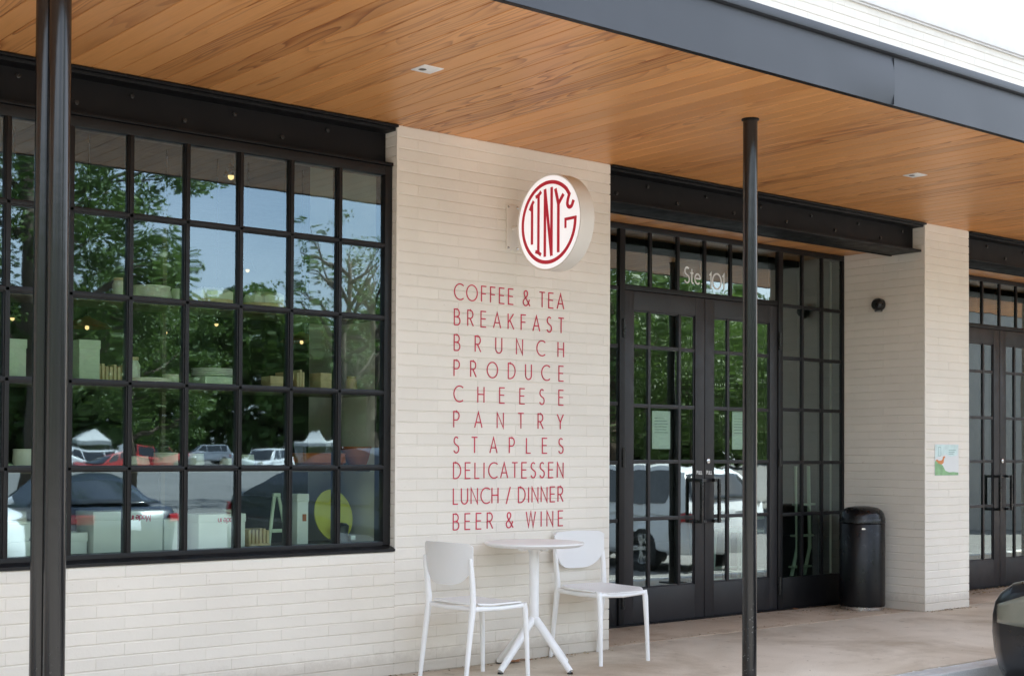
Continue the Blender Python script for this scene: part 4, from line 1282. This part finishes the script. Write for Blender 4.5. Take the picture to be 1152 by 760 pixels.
def make_car(kind, pm, name, label, loc, rz, group=None, detail=True):
    S = SPEC[kind]; L, W, wb, r = S['L'], S['W'], S['wb'], S['r']
    t = thing(name, label, {'sedan': 'car', 'suv': 'car', 'pickup': 'pickup'}[kind], loc, rz, group)
    zb = S['low'][0][1]
    def shape(p):
        x, y, z = p
        k = 1 - .17 * (abs(x) / L) ** 5 - .05 * max(0, (z - .62) / .4) ** 2 - .04 * max(0, (.5 - z) / .3) ** 2
        return Vector((x - (.22 if x > 0 else -.14) * max(0, abs(x) / L - .8) / .2 * (abs(y) / W) ** 3, y * k, z))
    ar = r + .055
    o = list(S['low'])
    def archpts(cx, za, zb_):
        return [(cx - ar * math.cos(R(a)) * 1, r + ar * math.sin(R(a))) for a in range(-8, 189, 14)]
    low = o + [(-wb - ar - .02, zb + .02)] + archpts(-wb, 0, 0) + [(-wb + ar + .02, zb)] + [(wb - ar - .02, zb)] + archpts(wb, 0, 0) + [(wb + ar + .02, zb)]
    low = [(x, max(z, zb - .01)) for x, z in low]
    b = MB()
    b.prism(low, -W, W, lambda x, z, y: (x, y, z), .10, 5)
    # extra spanwise cuts so the plan shape can round off
    for yy in (-.6, -.3, 0, .3, .6):
        bmesh.ops.bisect_plane(b.bm, geom=b.bm.verts[:] + b.bm.edges[:] + b.bm.faces[:], plane_co=(0, yy * W, 0), plane_no=(0, 1, 0))
    for v_ in b.bm.verts: v_.co = shape(v_.co)
    for f in b.bm.faces: f.smooth = True
    body = b.build('body', pm, t, sharp=58, recalc=True)
    g = S['g']; z0 = min(p[1] for p in g); z1 = max(p[1] for p in g)
    wz = lambda z: (W * .90) + (S['wt'] - W * .90) * ((z - z0) / (z1 - z0)) ** 1.15
    b = MB()
    gp = [(g[0][0] + .12, z0 - .12)] + g + [(g[-1][0] - .06, z0 - .12)]
    b.prism(gp, -1, 1, lambda x, z, y: (x, y, z), 0)
    for yy in (-.5, 0, .5):
        bmesh.ops.bisect_plane(b.bm, geom=b.bm.verts[:] + b.bm.edges[:] + b.bm.faces[:], plane_co=(0, yy, 0), plane_no=(0, 1, 0))
    for zz in (.33, .66):
        bmesh.ops.bisect_plane(b.bm, geom=b.bm.verts[:] + b.bm.edges[:] + b.bm.faces[:], plane_co=(0, 0, z0 + (z1 - z0) * zz), plane_no=(0, 0, 1))
    for v_ in b.bm.verts:
        y = v_.co.y; z = v_.co.z
        v_.co.z = z + .02 * (1 - y * y) * max(0, (z - z0) / (z1 - z0)); v_.co.y = y * wz(max(z, z0))
        v_.co.x += (.10 * (1 - y * y) * (1 if v_.co.x > .2 else -.5 if v_.co.x < -.6 else 0))
    b.build('roof', pm, t, sharp=50, recalc=True)
    # glazing, set just proud of the cabin
    def inset(poly, d):
        cx = sum(p[0] for p in poly) / len(poly); cz = sum(p[1] for p in poly) / len(poly)
        return [(cx + (x - cx) * (1 - d / max(.3, abs(x - cx)) * 1.0) if abs(x - cx) > d else x, cz + (z - cz) * (1 - d / max(.2, abs(z - cz)))) for x, z in poly]
    sp = S['split']
    ztop = z1 - .075
    def xat(z, front):
        pts = g if front else g[::-1]
        for (xa, za), (xb, zb2) in zip(pts, pts[1:]):
            if za <= z <= zb2 and zb2 > za: return xa + (xb - xa) * (z - za) / (zb2 - za)
        return pts[1][0]
    for s in (-1, 1):
        polys = []
        zl = z0 + .03
        fr, fr2 = xat(zl, True) - .16, xat(ztop, True) - .10
        re, re2 = xat(zl, False) + .18, xat(ztop, False) + .12
        polys.append([(fr, zl), (fr2, ztop), (sp + .035, ztop), (sp + .035, zl)])
        if kind == 'suv':
            polys.append([(sp - .035, zl), (sp - .035, ztop), (-1.02, ztop), (-1.12, zl)])
            polys.append([(-1.19, zl), (-1.09, ztop), (re2 - .02, ztop), (re, zl + .10), (re + .05, zl + .02)])
        else:
            polys.append([(sp - .035, zl), (sp - .035, ztop), (re2, ztop), (re, zl)])
        for pl in polys:
            b = MB()
            nz = 4
            zz = [zl + (ztop - zl) * k / nz for k in range(nz + 1)]
            fpts = [(x, z) for x, z in pl]
            b.prism(fpts, .0, .014, lambda x, z, d_: (x, s * (wz(z) - .004 + d_), z))
            b.build('side_window', M['cglass'], t, sharp=0, recalc=True)
    def slab(x0_, za, x1_, zb2, sgn, nm, m_, f0=.86, f1=.90):
        b = MB()
        def fn(u, v_):
            z = za + (zb2 - za) * v_; x = x0_ + (x1_ - x0_) * v_
            y = (2 * u - 1); yy = y * wz(z) * (f0 + (f1 - f0) * v_)
            return (x + sgn * (.014 + (.10 if sgn > 0 else .05) * (1 - y * y)), yy, z + .012 * (1 - y * y) + .008)
        b.shell(fn, 10, 6, .008); return b.build(nm, m_, t, sharp=0)
    slab(g[0][0], g[0][1] + .02, g[1][0] + .02, g[1][1] - .015, 1, 'windscreen', M['cglass'])
    ga, gb = g[-1], g[-2]
    slab(ga[0], ga[1] + .05, gb[0] - .01, gb[1] - .03, -1, 'rear_window', M['cglass'])
    # wheels
    for sx_ in (-1, 1):
        for s in (-1, 1):
            mtw = Matrix.Translation((sx_ * wb, s * (W - .125), r)) @ Matrix.Rotation(R(90 * s), 4, 'X').inverted()
            b = MB(); b.lathe([(r * .66, -.10), (r * .92, -.105), (r, -.08), (r, .08), (r * .92, .105), (r * .66, .10)], 36, mtx=mtw)
            ty = b.build('wheel', M['tyre'], t, recalc=True)
            b = MB(); b.lathe([(r * .67, .09), (r * .63, .10), (r * .60, .06), (r * .58, -.06)], 36, mtx=mtw)
            for k in range(5):
                for q in (-9, 9):
                    mk = mtw @ Matrix.Rotation(R(72 * k + q), 4, 'Z')
                    b.box(.03, r * .62, -.016, .016, .06, .085, .004, mk)
            b.lathe([(0, .09), (.055, .09), (.06, .06)], 16, mtx=mtw)
            b.build('rim', M['rim'], ty, recalc=True)
            b = MB(); b.lathe([(r * .60, -.05), (0, -.05)], 24, mtx=mtw); b.build('hub_shadow_disc', M['tyre'], ty, recalc=True)
    b = MB(); b.box(-wb - ar, wb + ar, -W * .78, W * .78, zb + .02, zb + .35); b.build('underbody', M['tyre'], t)
    # lamps, plate, grille
    nose = max(p[0] for p in S['low']); zh = {'sedan': .64, 'suv': .92, 'pickup': 1.08}[kind]
    for s in (-1, 1):
        b = MB()
        b.shell(lambda u, v_: (lambda q: (q.x - .0, q.y + s * .006, q.z))(shape((nose - .10 - .46 * max(0, u - .45) / .55, s * W * min(1.0, .66 + .36 * min(1, u / .5)), zh - .115 + v_ * (.03 + .15 * u)))), 16, 5, .03)
        b.build('headlight', M['lens'], t, sharp=0)
        b = MB(); zt_ = {'sedan': .90, 'suv': 1.04, 'pickup': 1.06}[kind]; hgt = .13 if kind == 'sedan' else .24
        xe = -L
        b.shell(lambda u, v_: (lambda q: (q.x - .010, q.y + s * .008, q.z))(shape((xe + .02 + .26 * max(0, u - .6) / .4, s * W * min(1.0, .80 + .22 * min(1, u / .6)), zt_ - hgt + hgt * v_))), 12, 5, .03)
        b.build('taillight', M['tail'], t, sharp=0)
    b = MB(); b.shell(lambda u, v_: (lambda q: (q.x + .004, q.y, q.z))(shape((nose - .03 - .02 * v_, (2 * u - 1) * .56 * W, zh - .40 + .18 * v_))), 14, 4, .02); b.build('grille', M['darkw'], t)
    pz = .66 if kind == 'sedan' else .84
    b = MB(); b.box(-L - .018, -L + .02, -.155, .155, pz, pz + .15, .004); b.build('number_plate', M['plate'], t)
    b = MB(); b.tube([(g[0][0] - .28, -W - .02, z0 + .03), (g[0][0] - .25, -W - .12, z0 + .07)], [.05, .065], 10); b.tube([(g[0][0] - .28, W + .02, z0 + .03), (g[0][0] - .25, W + .12, z0 + .07)], [.05, .065], 10)
    b.build('mirrors', pm, t)
    return t

def mirror_at(px, dist, yplane=.16):
    """ground point whose reflection in the glass shows at photo column px, dist metres of depth away"""
    az = YAW + math.atan((px - 576) / F_PX)
    return (math.tan(az) * dist, yplane - (dist - 6.5666))
def park(kind, pm, label, x, y, rz, scale=1.0, dz=0.0):
    t = make_car(kind, M[pm], 'parked_car' if kind != 'pickup' else 'pickup_truck', label, (x, y, zlot(y) + dz), rz, 'parked cars')
    t.scale = (scale, scale, scale)
park('sedan', 'p_black', 'glossy black sedan parked nose in at the kerb, its front corner in view', 8.02, -4.50, R(90), 1.07, 0.10)
park('suv', 'p_pale', 'white sport utility car whose tail and rear wheel are mirrored in the glass doors', 16.69, -9.0, R(-90))
park('sedan', 'p_navy', 'dark navy sedan across the aisle showing its tail in the window glass', 9.35, -16.2, R(-90))
park('suv', 'p_white', 'white car facing out across the aisle beside the navy sedan', 6.95, -16.1, R(90))
for kind, pm, px, d_, rz, lb in (('pickup', 'p_red', 168, 92, 12, 'red pickup in the far row mirrored in the window'), ('sedan', 'p_red', 122, 89, 168, 'red sedan in the far row mirrored in the window'),
                                 ('suv', 'p_white', 92, 93, 175, 'white car in the far row left of the red ones in the mirror view'), ('suv', 'p_silver', 232, 92, 188, 'silver car in the far row between the red and the white pickups'),
                                 ('pickup', 'p_white', 300, 88, 150, 'white pickup in the far row mirrored in the window'), ('sedan', 'p_navy', 378, 90, 170, 'dark sedan in the far row right of the white pickup in the mirror view')):
    p = mirror_at(px, d_)
    park(kind, pm, lb, p[0], p[1], R(rz))

# ------------------------------------------------------------------ trees
def tree_meshes(seed, h, cr, n_leaf, leaf, fill, base=.28, mat='leaf'):
    rg = np.random.default_rng(seed)
    b = MB(); rr = random.Random(seed)
    lean = (rr.uniform(-.4, .4), rr.uniform(-.4, .4))
    r0 = .026 * h
    trunk = [(0, 0, 0), (lean[0] * .3, lean[1] * .3, h * .2), (lean[0], lean[1], h * .45), (lean[0] * 1.2, lean[1] * 1.2, h * .78)]
    b.tube(trunk, [r0, r0 * .8, r0 * .6, r0 * .2], 10)
    tips = []
    nl = 13
    for k in range(nl):
        a = k * 2.4 + rr.uniform(-.3, .3); f = base + (.92 - base) * (k + .5) / nl
        st = Vector((lean[0] * min(1, f / .45), lean[1] * min(1, f / .45), h * f * .82))
        ln = cr * (1.05 - .55 * abs(f - .5) * 1.2) * rr.uniform(.75, 1.1)
        e = st + Vector((math.cos(a) * ln, math.sin(a) * ln, h * rr.uniform(.06, .17)))
        m1 = st.lerp(e, .5) + Vector((0, 0, -.03 * h * rr.uniform(-1, 1)))
        b.tube([st, m1, e], [r0 * .34, r0 * .2, r0 * .06], 6)
        tips += [(e, 1.0), (m1, .8)]
        for q in range(2):
            a2 = a + rr.uniform(-1, 1); e2 = m1 + Vector((math.cos(a2) * ln * .5, math.sin(a2) * ln * .5, h * rr.uniform(.02, .12)))
            b.tube([m1, e2], [r0 * .14, r0 * .04], 5); tips.append((e2, .9))
    tips.append((Vector((lean[0], lean[1], h * .9)), 1.0))
    cents = []
    for tp, wgt in tips:
        for q in range(fill):
            cents.append((np.array(tp) + rg.normal(0, cr * .16, 3), cr * rg.uniform(.10, .24), rg.random()))
    per = max(1, n_leaf // len(cents))
    vs, tn = [], []
    for c_, rad, tone in cents:
        p = rg.normal(0, 1, (per, 3)); p /= np.linalg.norm(p, axis=1)[:, None]
        p = c_ + p * (rg.random((per, 1)) ** .45) * rad * np.array([1.15, 1.15, .75])
        u = rg.normal(0, 1, (per, 3)); u[:, 2] *= .6; u /= np.linalg.norm(u, axis=1)[:, None]
        w = np.cross(u, rg.normal(0, 1, (per, 3))); w /= np.linalg.norm(w, axis=1)[:, None]
        s_ = leaf * rg.uniform(.6, 1.3, (per, 1))
        q = np.stack([p - u * s_, p + w * s_ * .55, p + u * s_, p - w * s_ * .55], 1)
        vs.append(q); tn.append(np.clip(tone * .6 + rg.random(per) * .4, 0, 1))
    V = np.concatenate(vs).reshape(-1, 3); T = np.concatenate(tn)
    me = bpy.data.meshes.new('crown')
    nq = len(V) // 4
    me.from_pydata(V.tolist(), [], np.arange(nq * 4).reshape(-1, 4).tolist())
    at = me.attributes.new('tone', 'FLOAT', 'FACE'); at.data.foreach_set('value', T.astype(np.float32))
    me.materials.append(M[mat])
    return b, me
def tree(seed, h, cr, n_leaf, leaf, fill, label, loc, rz=0, base=.28, mat='leaf', group='trees round the car park'):
    t = thing('tree', label, 'tree', loc, rz, group)
    b, me = tree_meshes(seed, h, cr, n_leaf, leaf, fill, base, mat)
    b.build('trunk', M['bark'], t, sharp=0)
    o = bpy.data.objects.new('crown', me); C.objects.link(o); o.parent = t
    return t
def at_px(px, d_): 
    p = mirror_at(px, d_); return (p[0], p[1], zlot(p[1]) - .02)
tree(1, 13.8, 3.5, 42000, .075, 5, 'tall dense oak at the near end of the car park', at_px(40, 36))
tree(8, 9.0, 2.3, 16000, .07, 4, 'lower dense oak beside the tall one at the near end of the car park', at_px(150, 40), mat='leaf', base=.25)
t2 = tree(2, 10.4, 1.7, 2300, .07, 2, 'slim loose tree with pale leaves by the car park', at_px(368, 40), mat='leaf2', base=.42)
dup(t2, at_px(424, 42), 2.0, 'slim loose tree with pale leaves, the second of a pair by the car park', scale=.97)
t3 = tree(3, 9.5, 4.2, 42000, .08, 5, 'broad green tree opposite the glass doors', at_px(725, 34), base=.2, mat='leaf2')
dup(t3, at_px(812, 36), 1.3, 'second broad green tree opposite the glass doors', scale=.95)
dup(t3, at_px(640, 38), 4.0, 'broad green tree opposite the lettered pillar', scale=1.05)
dup(t3, at_px(520, 50), 2.9, 'broad green tree opposite the round sign', scale=1.0)
# far wood closing the view
def wood(name, label, az0, az1, dist, h0, n_cl, per, leaf, seed, cx0=0.0, cy0=0.0):
    rg = np.random.default_rng(seed)
    vs, tn = [], []
    for k in range(n_cl):
        az = rg.uniform(az0, az1); d_ = dist * rg.uniform(1.0, 1.14)
        hh = h0 * (1 + .10 * math.sin(az * 29) + .07 * math.sin(az * 71 + 1) + .05 * math.sin(az * 190))
        cz = hh * (1 - rg.random() ** 1.3 * .97)
        rad = rg.uniform(.06, .17) * h0
        p = rg.normal(0, 1, (per, 3)); p /= np.linalg.norm(p, axis=1)[:, None]
        p = np.array([cx0 + math.sin(az) * d_, cy0 - math.cos(az) * d_, cz]) + p * (rg.random((per, 1)) ** .4) * rad
        u = rg.normal(0, 1, (per, 3)); u /= np.linalg.norm(u, axis=1)[:, None]
        w = np.cross(u, rg.normal(0, 1, (per, 3))); w /= np.linalg.norm(w, axis=1)[:, None]
        s_ = leaf * rg.uniform(.6, 1.3, (per, 1))
        vs.append(np.stack([p - u * s_, p + w * s_ * .6, p + u * s_, p - w * s_ * .6], 1)); tn.append(np.clip(rg.random() * .7 + rg.random(per) * .3, 0, 1))
    V = np.concatenate(vs).reshape(-1, 3); T = np.concatenate(tn)
    me = bpy.data.meshes.new(name); me.from_pydata(V.tolist(), [], np.arange(len(V)).reshape(-1, 4).tolist())
    at = me.attributes.new('tone', 'FLOAT', 'FACE'); at.data.foreach_set('value', T.astype(np.float32)); me.materials.append(M['leaf'])
    o = bpy.data.objects.new(name, me); C.objects.link(o)
    return tag(o, label, 'woods', kind='stuff')
wood('woods', 'dark green woods closing the far side of the car park', R(12), R(64), 128, 14.6, 1900, 150, .36, 77)
wood('woods', 'dark green woods along the near end of the car park', R(-112), R(12), 62, 13, 1100, 90, .34, 78)

# ------------------------------------------------------------------ houses and a grey block beyond the lot
M['siding'] = simple('white_siding', (.50, .50, .49), .6, var=.05); M['shingle'] = simple('grey_shingle', (.16, .16, .17), .85, var=.2)
M['render'] = simple('grey_render', (.34, .32, .30), .8, var=.08, nscale=.6)
def tent(px, dist, w, zp, label, rz):
    p = mirror_at(px, dist)
    t = thing('tent', label, 'tent', (p[0], p[1], 0), rz, 'white peaked tents beyond the lot')
    h = w / 2; b = MB()
    ring = [[b.v((sx_ * h * f, sy * h * f, z)) for sx_, sy in ((-1, -1), (1, -1), (1, 1), (-1, 1))] for f, z in ((1, 1.95), (1.01, 2.2), (.55, 2.2 + (zp - 2.2) * .36), (.22, 2.2 + (zp - 2.2) * .72), (.02, zp))]
    for a, c in zip(ring, ring[1:]):
        for k in range(4): b.face([a[k], a[(k + 1) % 4], c[(k + 1) % 4], c[k]])
    b.build('canopy', M['siding'], t, sharp=0, recalc=True)
    for sx_ in (-1, 1):
        for sy in (-1, 1):
            b = MB(); b.tube([(sx_ * h * .97, sy * h * .97, 0), (sx_ * h * .97, sy * h * .97, 2.1)], .04, 8); b.build('leg', M['rim'], t)
tent(106, 112, 1.7, 3.0, 'white peaked tent above the red cars in the mirror view', R(10))
tent(350, 108, 2.1, 3.2, 'wider white peaked tent behind the black sedan in the mirror view', R(38))
t = thing('office_block', 'plain grey rendered block at the far end of the car park', 'building', (37, -15, ZLOT), R(40))
b = MB(); b.box(-4, 4, -7, 7, 0, 5.6, .02); b.build('wall', M['render'], t)
b = MB(); b.box(-4.1, 4.1, -7.1, 7.1, 5.6, 5.9, .02); b.build('roof', M['coping'], t)
for k in range(4):
    b = MB(); b.box(-4.03, -4.0, -5.6 + 3.2 * k, -4.0 + 3.2 * k, 1.0, 2.6); b.build('window', M['cglass'], t)

# ------------------------------------------------------------------ sky and sun
SUN_EL, SUN_AZ = R(52), R(70)          # high, along the shop front and a little behind it
world = bpy.data.worlds.new('World'); scene.world = world; world.use_nodes = True
nt = world.node_tree
for n in list(nt.nodes): nt.nodes.remove(n)
out = nt.nodes.new('ShaderNodeOutputWorld'); bg = nt.nodes.new('ShaderNodeBackground')
sky = nt.nodes.new('ShaderNodeTexSky'); sky.sky_type = 'NISHITA'; sky.sun_disc = False
sky.sun_elevation = SUN_EL; sky.sun_rotation = SUN_AZ; sky.dust_density = 2.0; sky.ozone_density = 1.0; sky.air_density = 1.0
tc = nt.nodes.new('ShaderNodeTexCoord')
mp = nt.nodes.new('ShaderNodeMapping'); mp.inputs['Scale'].default_value = (1.0, 1.0, 2.2); nt.links.new(tc.outputs['Generated'], mp.inputs[0])
nz = nt.nodes.new('ShaderNodeTexNoise'); nz.inputs['Scale'].default_value = 2.3; nz.inputs['Detail'].default_value = 7; nz.inputs['Roughness'].default_value = .55
nt.links.new(mp.outputs[0], nz.inputs['Vector'])
cl = ramp(nt, nz.outputs[0], [(.38, .12), (.66, .62)])
c = mixc(nt, cl, sky.outputs[0], (9.0, 9.3, 9.8))
nt.links.new(c, bg.inputs[0]); bg.inputs[1].default_value = 0.080
nt.links.new(bg.outputs[0], out.inputs[0])
sd = bpy.data.lights.new('sun', 'SUN'); so = bpy.data.objects.new('sun', sd); C.objects.link(so)
sd.energy = 5.0; sd.angle = R(0.6); sd.color = (1.0, .94, .84)
dv = Vector((math.sin(SUN_AZ) * math.cos(SUN_EL), math.cos(SUN_AZ) * math.cos(SUN_EL), math.sin(SUN_EL)))
so.rotation_euler = dv.to_track_quat('Z', 'Y').to_euler(); so.location = (0, 20, 30)

# ------------------------------------------------------------------ render settings
scene.render.engine = 'CYCLES'
cy = scene.cycles
cy.use_denoising = True
try: cy.denoiser = 'OPENIMAGEDENOISE'
except Exception: pass
cy.max_bounces = 9; cy.diffuse_bounces = 5; cy.glossy_bounces = 4; cy.transparent_max_bounces = 12
cy.sample_clamp_indirect = 8
vs_ = scene.view_settings
vs_.view_transform = 'Standard'; vs_.look = 'None'; vs_.gamma = 1.0; vs_.use_curve_mapping = False
vs_.exposure = 2.45
scene.render.resolution_x, scene.render.resolution_y = 1024, 675
